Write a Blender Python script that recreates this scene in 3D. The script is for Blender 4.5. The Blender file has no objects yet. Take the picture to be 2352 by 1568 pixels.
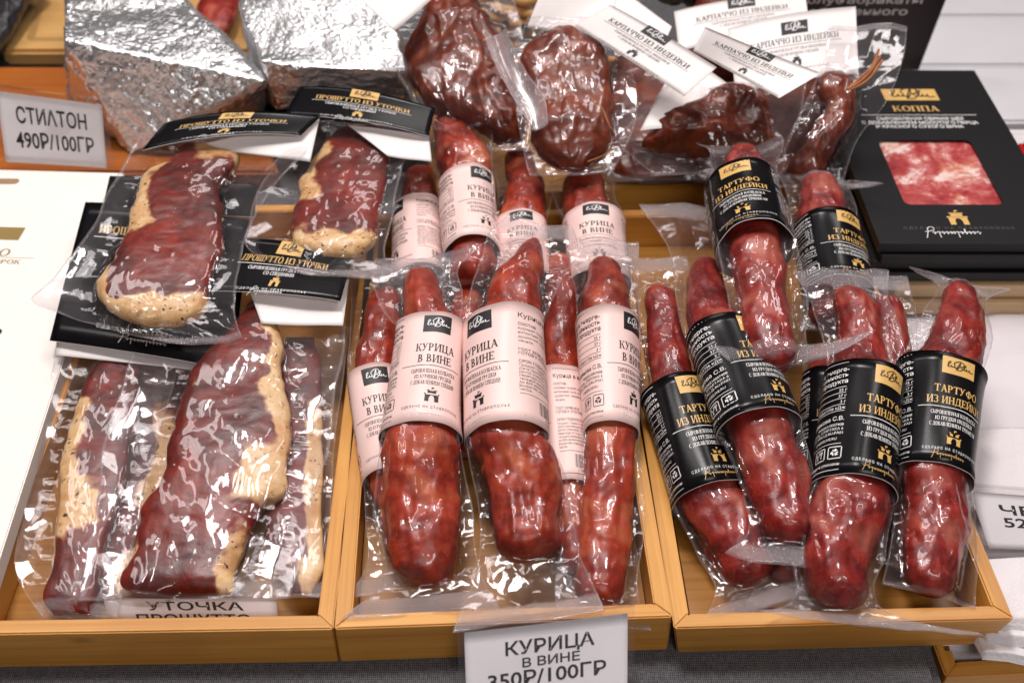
import bpy, bmesh, math, random
import numpy as np
from mathutils import Vector, Matrix

# ------------------------------------------------------------------ camera, light, exposure
sc = bpy.context.scene
COL = sc.collection
FPX, CX, CY = 2693.0, 1176.0, 784.0          # focal length and centre on a 2352 x 1568 frame
PITCH = math.radians(42.0)
CAMZ = 0.622
cam_d = bpy.data.cameras.new('camera')
cam = bpy.data.objects.new('camera', cam_d)
COL.objects.link(cam)
cam.location = (0, 0, CAMZ)
cam.rotation_euler = (math.pi / 2 - PITCH, 0, 0)
cam_d.sensor_width = 36.0
cam_d.lens = FPX / 2352 * 36.0
cam_d.clip_start = 0.02
cam_d.clip_end = 60
cam_d.dof.use_dof = True
cam_d.dof.focus_distance = 0.78
cam_d.dof.aperture_fstop = 7.0
sc.camera = cam

world = bpy.data.worlds.new('World')
sc.world = world
world.use_nodes = True
wn, wl_ = world.node_tree.nodes, world.node_tree.links
bg = wn['Background']
tc = wn.new('ShaderNodeTexCoord')
sepw = wn.new('ShaderNodeSeparateXYZ')
rampw = wn.new('ShaderNodeValToRGB')
wl_.new(tc.outputs['Generated'], sepw.inputs[0])
wl_.new(sepw.outputs['Z'], rampw.inputs[0])
el = rampw.color_ramp.elements
el[0].position = 0.0; el[0].color = (0.06, 0.05, 0.05, 1)
el[1].position = 0.95; el[1].color = (0.62, 0.56, 0.57, 1)
e = el.new(0.25); e.color = (0.16, 0.14, 0.14, 1)
e = el.new(0.5); e.color = (0.55, 0.50, 0.51, 1)
wl_.new(rampw.outputs[0], bg.inputs['Color'])
bg.inputs['Strength'].default_value = 0.12

def lamp(name, loc, target, sx, sy, power, col=(1.0, 0.945, 0.925)):
    d = bpy.data.lights.new(name, 'AREA')
    d.shape = 'RECTANGLE'; d.size = sx; d.size_y = sy
    d.energy = power; d.color = col
    o = bpy.data.objects.new(name, d)
    COL.objects.link(o)
    o.location = loc
    o.rotation_euler = (Vector(target) - Vector(loc)).to_track_quat('-Z', 'Y').to_euler()
    return o

lamp('ceiling_lamp', (-0.25, 1.0, 2.1), (0, 0.65, 0), 0.42, 0.42, 31)
lamp('ceiling_lamp', (0.9, 1.5, 2.0), (0, 0.7, 0), 0.3, 0.9, 12)
lamp('ceiling_lamp', (-1.1, 1.3, 1.9), (0, 0.7, 0), 0.3, 0.9, 10)
lamp('ceiling_lamp', (0.1, 2.6, 2.1), (0, 0.7, 0), 1.0, 0.25, 8)
lamp('ceiling_lamp', (0.35, -1.0, 1.7), (0, 0.6, 0), 0.9, 0.4, 15)

sc.view_settings.view_transform = 'Standard'
sc.view_settings.look = 'None'
sc.view_settings.exposure = 0.0
sc.view_settings.gamma = 1.0
sc.cycles.use_denoising = True
sc.cycles.max_bounces = 8
sc.cycles.diffuse_bounces = 3
sc.cycles.glossy_bounces = 4
sc.cycles.transparent_max_bounces = 32
sc.cycles.sample_clamp_indirect = 4.0
sc.cycles.caustics_reflective = False
sc.cycles.caustics_refractive = False

# ------------------------------------------------------------------ helpers
cp, sp_ = math.cos(PITCH), math.sin(PITCH)
def P(x, y, z):
    """world point on the height z seen at the frame position (x, y)"""
    a = (x - CX) / FPX; b = (y - CY) / FPX
    d = np.array([a, cp - b * sp_, -sp_ - b * cp])
    k = (z - CAMZ) / d[2]
    return np.array([0, 0, CAMZ]) + d * k
def depth(p):
    return p[1] * cp + (CAMZ - p[2]) * sp_
def pxm(px, p):
    return px * depth(p) / FPX

rng0 = np.random.RandomState(7)
PERM = np.concatenate([rng0.permutation(256)] * 3)
GR = rng0.normal(size=(256, 3)); GR /= np.linalg.norm(GR, axis=1)[:, None]
def pn(p, seed=0):
    p = np.asarray(p, float) + seed * 17.31
    i = np.floor(p).astype(int); f = p - i; i &= 255
    u = f * f * f * (f * (f * 6 - 15) + 10)
    r = 0
    for dx in (0, 1):
        for dy in (0, 1):
            for dz in (0, 1):
                h = PERM[PERM[PERM[(i[..., 0] + dx) & 255] + ((i[..., 1] + dy) & 255)] + ((i[..., 2] + dz) & 255)]
                g = GR[h]
                d = g[..., 0] * (f[..., 0] - dx) + g[..., 1] * (f[..., 1] - dy) + g[..., 2] * (f[..., 2] - dz)
                w = (u[..., 0] if dx else 1 - u[..., 0]) * (u[..., 1] if dy else 1 - u[..., 1]) * (u[..., 2] if dz else 1 - u[..., 2])
                r = r + d * w
    return r * 1.5
def fbm(p, o=4, seed=0):
    r = 0; a = 1.0; p = np.asarray(p, float)
    for k in range(o):
        r = r + a * pn(p, seed + k); a *= 0.5; p = p * 2.03
    return r
def ridged(p, o=3, seed=0):
    r = 0; a = 1.0; p = np.asarray(p, float)
    for k in range(o):
        r = r + a * (1 - np.abs(pn(p, seed + k)) * 1.6); a *= 0.5; p = p * 2.1
    return r / 1.75
RP = rng0.rand(256, 3)
def worley(p, seed=0):
    p = np.asarray(p, float) + seed * 9.7
    i = np.floor(p).astype(int); f = p - i
    d1 = np.full(p.shape[:-1], 9.0); d2 = d1.copy()
    for dx in (-1, 0, 1):
        for dy in (-1, 0, 1):
            for dz in (-1, 0, 1):
                h = PERM[PERM[PERM[(i[..., 0] + dx) & 255] + ((i[..., 1] + dy) & 255)] + ((i[..., 2] + dz) & 255)]
                q = RP[h] + np.array([dx, dy, dz]) - f
                d = np.sqrt((q * q).sum(-1))
                m = d < d1
                d2 = np.where(m, d1, np.minimum(d2, d)); d1 = np.where(m, d, d1)
    return d1, d2
def facet(x, y, seed=0):
    """continuous surface of flat triangles with random corner heights (crumpled sheet)"""
    F2, G2 = 0.3660254, 0.2113249
    k = (x + y) * F2; i = np.floor(x + k); j = np.floor(y + k)
    u = x + k - i; v = y + k - j
    H = lambda a, b: RP[PERM[PERM[(a.astype(int) + seed * 13) & 255] + (b.astype(int) & 255)], 0] * 2 - 1
    h0, h3 = H(i, j), H(i + 1, j + 1)
    up = u > v
    hm = np.where(up, H(i + 1, j), H(i, j + 1))
    a = np.maximum(u, v); b = np.minimum(u, v)
    return h0 * (1 - a) + hm * (a - b) + h3 * b
def sstep(a, b, x):
    t = np.clip((x - a) / (b - a), 0, 1)
    return t * t * (3 - 2 * t)
def catmull(K, n):
    """smooth curve through the rows of K"""
    K = np.asarray(K, float); m = len(K)
    d = np.r_[0, np.cumsum(np.linalg.norm(np.diff(K[:, :3], axis=0), axis=1))]
    tang = np.gradient(K, d, axis=0)
    s = np.linspace(0, d[-1], n)
    j = np.clip(np.searchsorted(d, s, 'right') - 1, 0, m - 2)
    h = (d[j + 1] - d[j])[:, None]; t = ((s - d[j])[:, None]) / h
    return ((2 * t**3 - 3 * t**2 + 1) * K[j] + (t**3 - 2 * t**2 + t) * h * tang[j]
            + (-2 * t**3 + 3 * t**2) * K[j + 1] + (t**3 - t**2) * h * tang[j + 1]), s

def tag(o, label, cat, group=None, kind=None):
    if label: o['label'] = label
    if cat: o['category'] = cat
    if group: o['group'] = group
    if kind: o['kind'] = kind
    return o
def thing(name, label, cat, loc, group=None):
    o = bpy.data.objects.new(name, None); COL.objects.link(o)
    o.empty_display_size = 0.02
    o.location = loc
    return tag(o, label, cat, group)
def mesh_obj(name, V, F, mats, parent=None, midx=None, smooth=True, uv=None, attrs=None):
    me = bpy.data.meshes.new(name)
    V = np.asarray(V, float)
    if parent is not None:
        V = V - np.array(parent.location)
    if isinstance(F, np.ndarray):
        nf, k = F.shape
        me.vertices.add(len(V)); me.vertices.foreach_set('co', V.astype('f').ravel())
        me.loops.add(nf * k); me.loops.foreach_set('vertex_index', F.astype('i').ravel())
        me.polygons.add(nf)
        me.polygons.foreach_set('loop_start', np.arange(0, nf * k, k, dtype='i'))
    else:
        me.from_pydata([tuple(v) for v in V], [], F)
    me.update(calc_edges=True)
    if not isinstance(mats, (list, tuple)): mats = [mats]
    for m in mats: me.materials.append(m)
    if midx is not None:
        me.polygons.foreach_set('material_index', np.asarray(midx, 'i'))
    me.polygons.foreach_set('use_smooth', np.full(len(me.polygons), smooth))
    if uv is not None:       # per vertex
        lay = me.uv_layers.new(name='uv')
        li = np.empty(len(me.loops), 'i'); me.loops.foreach_get('vertex_index', li)
        lay.data.foreach_set('uv', np.asarray(uv, 'f')[li].ravel())
    for k, a in (attrs or {}).items():
        at = me.attributes.new(k, 'FLOAT', 'POINT'); at.data.foreach_set('value', np.asarray(a, 'f').ravel())
    me.validate()
    o = bpy.data.objects.new(name, me); COL.objects.link(o)
    if parent is not None: o.parent = parent
    return o
def grid_faces(n, m, close_m=False, off=0):
    i = np.arange(n - 1)[:, None]; mm = m if close_m else m - 1
    j = np.arange(mm)[None, :]; j1 = (j + 1) % m
    return (np.stack([i * m + j, i * m + j1, (i + 1) * m + j1, (i + 1) * m + j], -1).reshape(-1, 4) + off)
def bm_obj(name, bm, mats, parent=None, smooth=False):
    me = bpy.data.meshes.new(name)
    if parent is not None:
        bmesh.ops.translate(bm, verts=bm.verts, vec=-Vector(parent.location))
    bm.to_mesh(me); bm.free()
    if not isinstance(mats, (list, tuple)): mats = [mats]
    for m in mats: me.materials.append(m)
    for p in me.polygons: p.use_smooth = smooth
    o = bpy.data.objects.new(name, me); COL.objects.link(o)
    if parent is not None: o.parent = parent
    return o

# ------------------------------------------------------------------ materials
class NT:
    def __init__(s, name):
        s.m = bpy.data.materials.new(name); s.m.use_nodes = True
        s.t = s.m.node_tree; s.n = s.t.nodes; s.b = s.n.get('Principled BSDF'); s.out = s.n.get('Material Output')
    def new(s, typ, **kw):
        n = s.n.new('ShaderNode' + typ)
        for k, v in kw.items():
            if hasattr(n, k): setattr(n, k, v)
            else: n.inputs[k].default_value = v
        return n
    def link(s, a, b): s.t.links.new(a, b)
    def coords(s, scale=(1, 1, 1), kind='Object'):
        c = s.new('TexCoord'); mp = s.new('Mapping')
        mp.inputs['Scale'].default_value = scale
        s.link(c.outputs[kind], mp.inputs[0]); return mp.outputs[0]
    def noise(s, vec, scale, detail=4, rough=0.55, dist=0.0):
        n = s.new('TexNoise'); n.inputs['Scale'].default_value = scale; n.inputs['Detail'].default_value = detail
        n.inputs['Roughness'].default_value = rough; n.inputs['Distortion'].default_value = dist
        s.link(vec, n.inputs['Vector']); return n.outputs['Fac']
    def ramp(s, fac, stops):
        r = s.new('ValToRGB'); e = r.color_ramp.elements
        e[0].position, e[0].color = stops[0][0], (*stops[0][1], 1)
        e[1].position, e[1].color = stops[-1][0], (*stops[-1][1], 1)
        for p, c in stops[1:-1]:
            q = e.new(p); q.color = (*c, 1)
        s.link(fac, r.inputs[0]); return r.outputs[0]
    def math(s, op, a, b=0.0):
        n = s.new('Math', operation=op)
        for k, v in ((0, a), (1, b)):
            if isinstance(v, (int, float)): n.inputs[k].default_value = v
            else: s.link(v, n.inputs[k])
        return n.outputs[0]
    def mix(s, fac, a, b, blend='MIX'):
        n = s.new('Mix', data_type='RGBA', blend_type=blend)
        for k, v in ((0, fac), (6, a), (7, b)):
            if isinstance(v, (int, float)): n.inputs[k].default_value = v
            elif isinstance(v, tuple): n.inputs[k].default_value = (*v, 1)
            else: s.link(v, n.inputs[k])
        return n.outputs[2]
    def bump(s, h, strength=0.3, dist=0.001, normal=None):
        n = s.new('Bump'); n.inputs['Strength'].default_value = strength; n.inputs['Distance'].default_value = dist
        s.link(h, n.inputs['Height'])
        if normal is not None: s.link(normal, n.inputs['Normal'])
        return n.outputs[0]
    def set(s, **kw):
        for k, v in kw.items():
            k = k.replace('_', ' ')
            if isinstance(v, (int, float)): s.b.inputs[k].default_value = v
            elif isinstance(v, tuple): s.b.inputs[k].default_value = (*v, 1) if 'Color' in k else v
            else: s.link(v, s.b.inputs[k])
        return s.m

def plain(name, col, rough=0.6, var=0.06, scale=60, **kw):
    t = NT(name); v = t.coords()
    n = t.noise(v, scale, 5)
    lo = tuple(c * (1 - var) for c in col); hi = tuple(min(1, c * (1 + var)) for c in col)
    c = t.ramp(n, [(0.3, lo), (0.7, hi)])
    return t.set(Base_Color=c, Roughness=rough, Normal=t.bump(t.noise(v, scale * 14, 3), 0.06, 0.0004), **kw)

M = {}
M['pink'] = plain('pink_paper', (0.90, 0.645, 0.60), 0.45, 0.02)
M['white'] = plain('white_card', (0.86, 0.80, 0.78), 0.5, 0.02)
M['inner'] = plain('paper_core', (0.75, 0.70, 0.70), 0.6, 0.02)
M['ivory'] = plain('ivory_carton', (0.88, 0.82, 0.77), 0.5, 0.015, 30)
M['black'] = plain('black_coated_card', (0.006, 0.0055, 0.0065), 0.25, 0.1, Specular_IOR_Level=0.2)
M['blackmatt'] = plain('black_matt_board', (0.0085, 0.0075, 0.0088), 0.45, 0.1, Specular_IOR_Level=0.3)
M['ink'] = plain('black_ink', (0.014, 0.011, 0.013), 0.5, 0.05)
M['inkgrey'] = plain('grey_ink', (0.12, 0.10, 0.105), 0.5, 0.05)
M['gold'] = plain('gold_ink', (0.72, 0.44, 0.14), 0.38, 0.06)
M['bronze'] = plain('bronze_ink', (0.30, 0.205, 0.07), 0.4, 0.05)
M['whiteink'] = plain('white_ink', (0.85, 0.83, 0.82), 0.5, 0.02)
M['tagpaper'] = plain('copier_paper', (0.93, 0.90, 0.92), 0.6, 0.02)
M['red'] = plain('red_plastic', (0.55, 0.012, 0.012), 0.35, 0.05)
M['wick'] = plain('wicker_cane', (0.50, 0.28, 0.11), 0.5, 0.3, 25)
M['rubber'] = plain('dark_bag', (0.02, 0.018, 0.02), 0.3, 0.2)

def bamboo(name, a, b, c):
    t = NT(name); v = t.coords((1, 1, 1), 'UV')
    mp = t.new('Mapping'); mp.inputs['Scale'].default_value = (4, 190, 1); t.link(v, mp.inputs[0])
    g = t.noise(mp.outputs[0], 1.0, 5, 0.62, 0.4)
    mp2 = t.new('Mapping'); mp2.inputs['Scale'].default_value = (9, 900, 1); t.link(v, mp2.inputs[0])
    g2 = t.noise(mp2.outputs[0], 1.0, 3, 0.6)
    sep = t.new('SeparateXYZ'); t.link(v, sep.inputs[0])
    strip = t.math('FLOOR', t.math('MULTIPLY', sep.outputs['Y'], 62.0))
    wn_ = t.new('TexWhiteNoise', noise_dimensions='1D'); t.link(strip, wn_.inputs['W'])
    base = t.ramp(g, [(0.25, a), (0.5, b), (0.8, c)])
    base = t.mix(t.math('MULTIPLY', g2, 0.45), base, tuple(x * 0.45 for x in a), 'MIX')
    base = t.mix(t.math('MULTIPLY', wn_.outputs['Value'], 0.38), base, tuple(x * 0.6 for x in a))
    # nodes of the cane: short dark bars across the grain
    mp3 = t.new('Mapping'); mp3.inputs['Scale'].default_value = (26, 62, 1); t.link(v, mp3.inputs[0])
    vo = t.new('TexVoronoi', feature='F1'); vo.inputs['Scale'].default_value = 0.35; t.link(mp3.outputs[0], vo.inputs['Vector'])
    big = t.noise(t.coords((1, 1, 1)), 16, 4)
    base = t.mix(t.math('MULTIPLY', t.ramp(big, [(0.45, (0, 0, 0)), (0.75, (1, 1, 1))]), 0.35), base, tuple(x * 0.75 for x in a))
    kn = t.ramp(vo.outputs['Distance'], [(0.02, (1, 1, 1)), (0.09, (0, 0, 0))])
    base = t.mix(t.math('MULTIPLY', kn, 0.5), base, tuple(x * 0.35 for x in a))
    return t.set(Base_Color=base, Roughness=0.42, Coat_Weight=0.15, Coat_Roughness=0.3,
                 Normal=t.bump(g2, 0.12, 0.0005))
M['bamboo'] = bamboo('bamboo', (0.58, 0.215, 0.028), (0.80, 0.375, 0.062), (0.88, 0.49, 0.125))
M['base'] = bamboo('shaded_tray_base', (0.34, 0.130, 0.018), (0.50, 0.22, 0.035), (0.58, 0.29, 0.06))  # darker copy of the bamboo, shade on the tray floors put into its colour
M['board'] = bamboo('light_board', (0.60, 0.30, 0.085), (0.74, 0.43, 0.15), (0.80, 0.50, 0.20))
M['orange'] = bamboo('orange_board', (0.36, 0.09, 0.009), (0.52, 0.14, 0.016), (0.60, 0.20, 0.03))
M['palewood'] = bamboo('pale_wood', (0.62, 0.40, 0.20), (0.70, 0.48, 0.26), (0.74, 0.54, 0.32))
M['darkwood'] = bamboo('dark_wood', (0.05, 0.028, 0.02), (0.07, 0.04, 0.03), (0.09, 0.055, 0.04))

def linen():
    t = NT('grey_linen'); v = t.coords()
    w1 = t.new('TexWave', wave_type='BANDS', bands_direction='X'); w1.inputs['Scale'].default_value = 260
    w2 = t.new('TexWave', wave_type='BANDS', bands_direction='Y'); w2.inputs['Scale'].default_value = 260
    for w in (w1, w2):
        w.inputs['Distortion'].default_value = 1.2; w.inputs['Detail'].default_value = 2; w.inputs['Detail Scale'].default_value = 2
        t.link(v, w.inputs['Vector'])
    mx = t.new('Mapping'); mx.inputs['Scale'].default_value = (160, 1400, 1); t.link(v, mx.inputs[0])
    my = t.new('Mapping'); my.inputs['Scale'].default_value = (1400, 160, 1); t.link(v, my.inputs[0])
    n1 = t.noise(mx.outputs[0], 1, 3, 0.7); n2 = t.noise(my.outputs[0], 1, 3, 0.7)
    chk = t.math('MULTIPLY', w1.outputs['Fac'], w2.outputs['Fac'])
    h = t.math('ADD', t.math('MULTIPLY', chk, 0.5), t.math('ADD', t.math('MULTIPLY', n1, 0.6), t.math('MULTIPLY', n2, 0.6)))
    c = t.ramp(h, [(0.42, (0.008, 0.0075, 0.009)), (0.62, (0.045, 0.043, 0.048)), (0.9, (0.19, 0.18, 0.19))])
    return t.set(Base_Color=c, Roughness=0.9, Normal=t.bump(h, 0.5, 0.0008))
M['linen'] = linen()
def cloth(name, col, emb=900, st=0.25):
    t = NT(name); v = t.coords()
    vo = t.new('TexVoronoi'); vo.inputs['Scale'].default_value = emb; t.link(v, vo.inputs['Vector'])
    n = t.noise(v, 14, 4)
    c = t.ramp(n, [(0.3, tuple(x * 0.95 for x in col)), (0.7, col)])
    return t.set(Base_Color=c, Roughness=0.85, Normal=t.bump(vo.outputs['Distance'], st, 0.001))
M['cloth'] = cloth('white_cloth', (0.72, 0.67, 0.69), 1600, 0.1)
M['towel'] = cloth('paper_towel', (0.80, 0.75, 0.76), 420, 0.35)
M['plank'] = plain('white_painted_planks', (0.62, 0.60, 0.62), 0.5, 0.05, 9)

def foil():
    t = NT('aluminium_foil'); v = t.coords()
    vo = t.new('TexVoronoi', feature='DISTANCE_TO_EDGE'); vo.inputs['Scale'].default_value = 170
    nd = t.new('TexNoise'); nd.inputs['Scale'].default_value = 60; t.link(v, nd.inputs['Vector'])
    add = t.new('VectorMath', operation='MULTIPLY_ADD'); add.inputs[1].default_value = (0.012,) * 3
    t.link(nd.outputs['Color'], add.inputs[0]); t.link(v, add.inputs[2]); t.link(add.outputs[0], vo.inputs['Vector'])
    n = t.noise(v, 330, 4, 0.6, 0.6)
    h = t.math('ADD', t.math('MULTIPLY', vo.outputs['Distance'], 0.8), t.math('MULTIPLY', n, 0.45))
    at = t.new('Attribute'); at.attribute_name = 'flat'
    bmp = t.new('Bump'); bmp.inputs['Distance'].default_value = 0.0016
    t.link(h, bmp.inputs['Height'])
    t.link(t.math('SUBTRACT', 0.9, t.math('MULTIPLY', at.outputs['Fac'], 0.55)), bmp.inputs['Strength'])
    return t.set(Base_Color=(0.93, 0.92, 0.93), Metallic=0.92, Roughness=0.24, Normal=bmp.outputs[0])
M['foil'] = foil()

def meat(name, stops, spots=None, scale=38, fat=None, rough=0.38, pepper=0.0, grain=0.5):
    t = NT(name); v = t.coords()
    n = t.noise(v, scale, 6, 0.6, 0.9)
    n2 = t.noise(v, scale * 4.2, 4, 0.65, 0.5)
    f = t.math('ADD', t.math('MULTIPLY', n, 0.72), t.math('MULTIPLY', n2, 0.28))
    c = t.ramp(f, stops)
    if spots is not None:
        s = t.noise(v, scale * 0.8 + 7, 3, 0.5, 0.4)
        c = t.mix(t.math('MULTIPLY', t.ramp(s, [(0.55, (0, 0, 0)), (0.74, (1, 1, 1))]), 0.75), c, spots)
        s3 = t.noise(v, scale * 7, 4, 0.65, 2.0)
        c = t.mix(t.math('MULTIPLY', t.ramp(s3, [(0.60, (0, 0, 0)), (0.72, (1, 1, 1))]), grain), c, spots)
    if fat is not None:
        at = t.new('Attribute'); at.attribute_name = 'fat'
        fn = t.noise(v, 48, 6, 0.68, 0.6)
        fc = t.ramp(fn, [(0.3, fat[0]), (0.5, fat[1]), (0.72, fat[2])])
        edge = t.math('ADD', at.outputs['Fac'], t.math('MULTIPLY', t.math('SUBTRACT', t.noise(v, 160, 4), 0.5), 0.7))
        fm = t.ramp(edge, [(0.38, (0, 0, 0)), (0.80, (0.96, 0.96, 0.96))])
        # browned border between lean and fat
        rim = t.ramp(edge, [(0.34, (0, 0, 0)), (0.47, (1, 1, 1)), (0.62, (0, 0, 0))])
        stn = t.ramp(t.noise(v, 34, 4, 0.6, 0.8), [(0.42, (0, 0, 0)), (0.66, (1, 1, 1))])
        fc = t.mix(t.math('MULTIPLY', stn, 0.38), fc, (0.50, 0.17, 0.06))
        c = t.mix(fm, c, fc)
        c = t.mix(t.math('MULTIPLY', rim, 0.55), c, (0.30, 0.07, 0.015))
        st = t.noise(v, 420, 3, 0.7, 2.5)
        c = t.mix(t.math('MULTIPLY', t.ramp(st, [(0.60, (0, 0, 0)), (0.70, (1, 1, 1))]), 0.45), c, (0.16, 0.055, 0.016))
    if pepper:
        vo = t.new('TexVoronoi'); vo.inputs['Scale'].default_value = 260
        nd = t.new('TexNoise'); nd.inputs['Scale'].default_value = 300; t.link(v, nd.inputs['Vector'])
        ad = t.new('VectorMath', operation='MULTIPLY_ADD'); ad.inputs[1].default_value = (0.006,) * 3
        t.link(nd.outputs['Color'], ad.inputs[0]); t.link(v, ad.inputs[2]); t.link(ad.outputs[0], vo.inputs['Vector'])
        pv = t.math('ADD', vo.outputs['Distance'], t.math('MULTIPLY', t.noise(v, 90, 3), 0.9))
        c = t.mix(t.ramp(pv, [(0.57, (1, 1, 1)), (0.63, (0, 0, 0))]), c, (0.035, 0.015, 0.008))
    return t.set(Base_Color=c, Roughness=rough, Specular_IOR_Level=0.5, Subsurface_Weight=0.05,
                 Subsurface_Radius=(1.0, 0.25, 0.12), Subsurface_Scale=0.004,
                 Normal=t.bump(n2, 0.35, 0.0015))
M['chicken'] = meat('chicken_sausage', [(0.30, (0.065, 0.006, 0.003)), (0.44, (0.20, 0.015, 0.006)), (0.57, (0.38, 0.036, 0.013)), (0.74, (0.56, 0.11, 0.038))], (0.54, 0.16, 0.07), 26, grain=0.35)
M['turkey'] = meat('turkey_sausage', [(0.30, (0.040, 0.003, 0.003)), (0.45, (0.17, 0.008, 0.006)), (0.60, (0.35, 0.026, 0.017)), (0.76, (0.45, 0.09, 0.065))], (0.46, 0.14, 0.09), 34, grain=0.75)
M['duck'] = meat('duck_breast', [(0.30, (0.020, 0.002, 0.001)), (0.46, (0.095, 0.006, 0.0025)), (0.61, (0.22, 0.015, 0.005)), (0.78, (0.42, 0.065, 0.02))], None, 22,
                 fat=((0.55, 0.27, 0.08), (0.77, 0.50, 0.24), (0.86, 0.67, 0.42)), pepper=1)
M['carpaccio'] = meat('smoked_turkey', [(0.28, (0.026, 0.005, 0.002)), (0.46, (0.11, 0.016, 0.005)), (0.6, (0.23, 0.038, 0.011)), (0.8, (0.34, 0.080, 0.024))], (0.17, 0.06, 0.03), 24, rough=0.33, grain=0.3)
M['coppa'] = meat('sliced_coppa', [(0.36, (0.26, 0.012, 0.016)), (0.47, (0.44, 0.06, 0.06)), (0.53, (0.58, 0.20, 0.18)), (0.585, (0.84, 0.66, 0.62))], (0.70, 0.30, 0.12), 24, grain=0.1)

def film(name='clear_vacuum_film', haze=0.006, rough=0.055, gloss=0.031, fine=0.10):
    t = NT(name); v = t.coords()
    b1 = t.bump(t.noise(v, 70, 2, 0.5, 0.6), fine, 0.0016)
    # embossed cross-hatch of the welded seam
    uv = t.coords((1, 1, 1), 'UV'); sep = t.new('SeparateXYZ'); t.link(uv, sep.inputs[0])
    k = 2 * math.pi / 0.0032
    s1 = t.math('SINE', t.math('MULTIPLY', t.math('ADD', sep.outputs['X'], sep.outputs['Y']), k))
    s2 = t.math('SINE', t.math('MULTIPLY', t.math('SUBTRACT', sep.outputs['X'], sep.outputs['Y']), k))
    at = t.new('Attribute'); at.attribute_name = 'seal'
    hh = t.math('MULTIPLY', t.math('MULTIPLY', s1, s2), at.outputs['Fac'])
    nm = t.bump(hh, 0.55, 0.0011, b1)
    lw = t.new('LayerWeight'); lw.inputs['Blend'].default_value = 0.5; t.link(nm, lw.inputs['Normal'])
    fr = t.math('ADD', t.math('MULTIPLY', t.math('POWER', lw.outputs['Facing'], 3.6), 0.6), gloss)
    gl = t.new('BsdfGlossy'); gl.inputs['Roughness'].default_value = rough; gl.inputs['Color'].default_value = (1, 0.98, 0.99, 1); t.link(nm, gl.inputs['Normal'])
    g2 = t.new('BsdfGlossy'); g2.inputs['Roughness'].default_value = 0.30; g2.inputs['Color'].default_value = (1, 0.98, 0.99, 1); t.link(nm, g2.inputs['Normal'])
    gm = t.new('MixShader'); gm.inputs[0].default_value = 0.18; t.link(gl.outputs[0], gm.inputs[1]); t.link(g2.outputs[0], gm.inputs[2])
    tr = t.new('BsdfTransparent'); tr.inputs['Color'].default_value = (0.985, 0.978, 0.98, 1)
    df = t.new('BsdfDiffuse'); df.inputs['Color'].default_value = (0.85, 0.80, 0.83, 1)
    tl = t.new('BsdfTranslucent'); tl.inputs['Color'].default_value = (0.85, 0.80, 0.83, 1)
    m0 = t.new('MixShader'); m0.inputs[0].default_value = 0.4; t.link(df.outputs[0], m0.inputs[1]); t.link(tl.outputs[0], m0.inputs[2])
    m1 = t.new('MixShader'); t.link(fr, m1.inputs[0]); t.link(tr.outputs[0], m1.inputs[1]); t.link(gm.outputs[0], m1.inputs[2])
    m2 = t.new('MixShader'); t.link(m1.outputs[0], m2.inputs[1]); t.link(m0.outputs[0], m2.inputs[2])
    a2 = t.new('Attribute'); a2.attribute_name = 'loose'
    t.link(t.math('ADD', t.math('MULTIPLY', at.outputs['Fac'], 0.16), t.math('ADD', t.math('MULTIPLY', a2.outputs['Fac'], 0.016), haze)), m2.inputs[0])
    t.link(m2.outputs[0], t.out.inputs['Surface'])
    t.n.remove(t.b)
    return t.m
M['film'] = film()
M['filmthick'] = film('thick_milky_film', 0.14, 0.22, 0.10, 0.15)
M['acrylic'] = film('clear_acrylic', 0.003, 0.03, 0.02, 0.0)

# ------------------------------------------------------------------ lettering
T_, t_, S_, O_ = 0.19, 0.085, 0.07, 0.085
def R(x0, y0, x1, y1): return [(x0, y0), (x1, y0), (x1, y1), (x0, y1)]
def stem(x, y0=0.0, y1=1.0, tp=1, bt=1, w=T_):
    r = [R(x, y0, x + w, y1)]
    if bt: r.append(R(x - O_, y0, x + w + O_, y0 + S_))
    if tp: r.append(R(x - O_, y1 - S_, x + w + O_, y1))
    return r
def diag(x0, y0, x1, y1, w): return [[(x0 - w / 2, y0), (x0 + w / 2, y0), (x1 + w / 2, y1), (x1 - w / 2, y1)]]
def ser(x, y, w=0.30): return [R(x - w / 2, y, x + w / 2, y + S_)]
def arc(cx, cy, rx, ry, a0, a1, T=T_, t=t_, n=14):
    q = []
    for k in range(n):
        b, c = (math.radians(a0 + (a1 - a0) * j / n) for j in (k, k + 1))
        q.append([(cx + rx * math.cos(b), cy + ry * math.sin(b)), (cx + rx * math.cos(c), cy + ry * math.sin(c)),
                  (cx + (rx - T) * math.cos(c), cy + (ry - t) * math.sin(c)), (cx + (rx - T) * math.cos(b), cy + (ry - t) * math.sin(b))])
    return q
def bar(x0, x1, y, h=t_): return [R(x0, y, x1, y + h)]
def drop(x, y, d): return [R(x, y - d if d > 0 else y, x + 0.06, y if d > 0 else y - d)]
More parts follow.
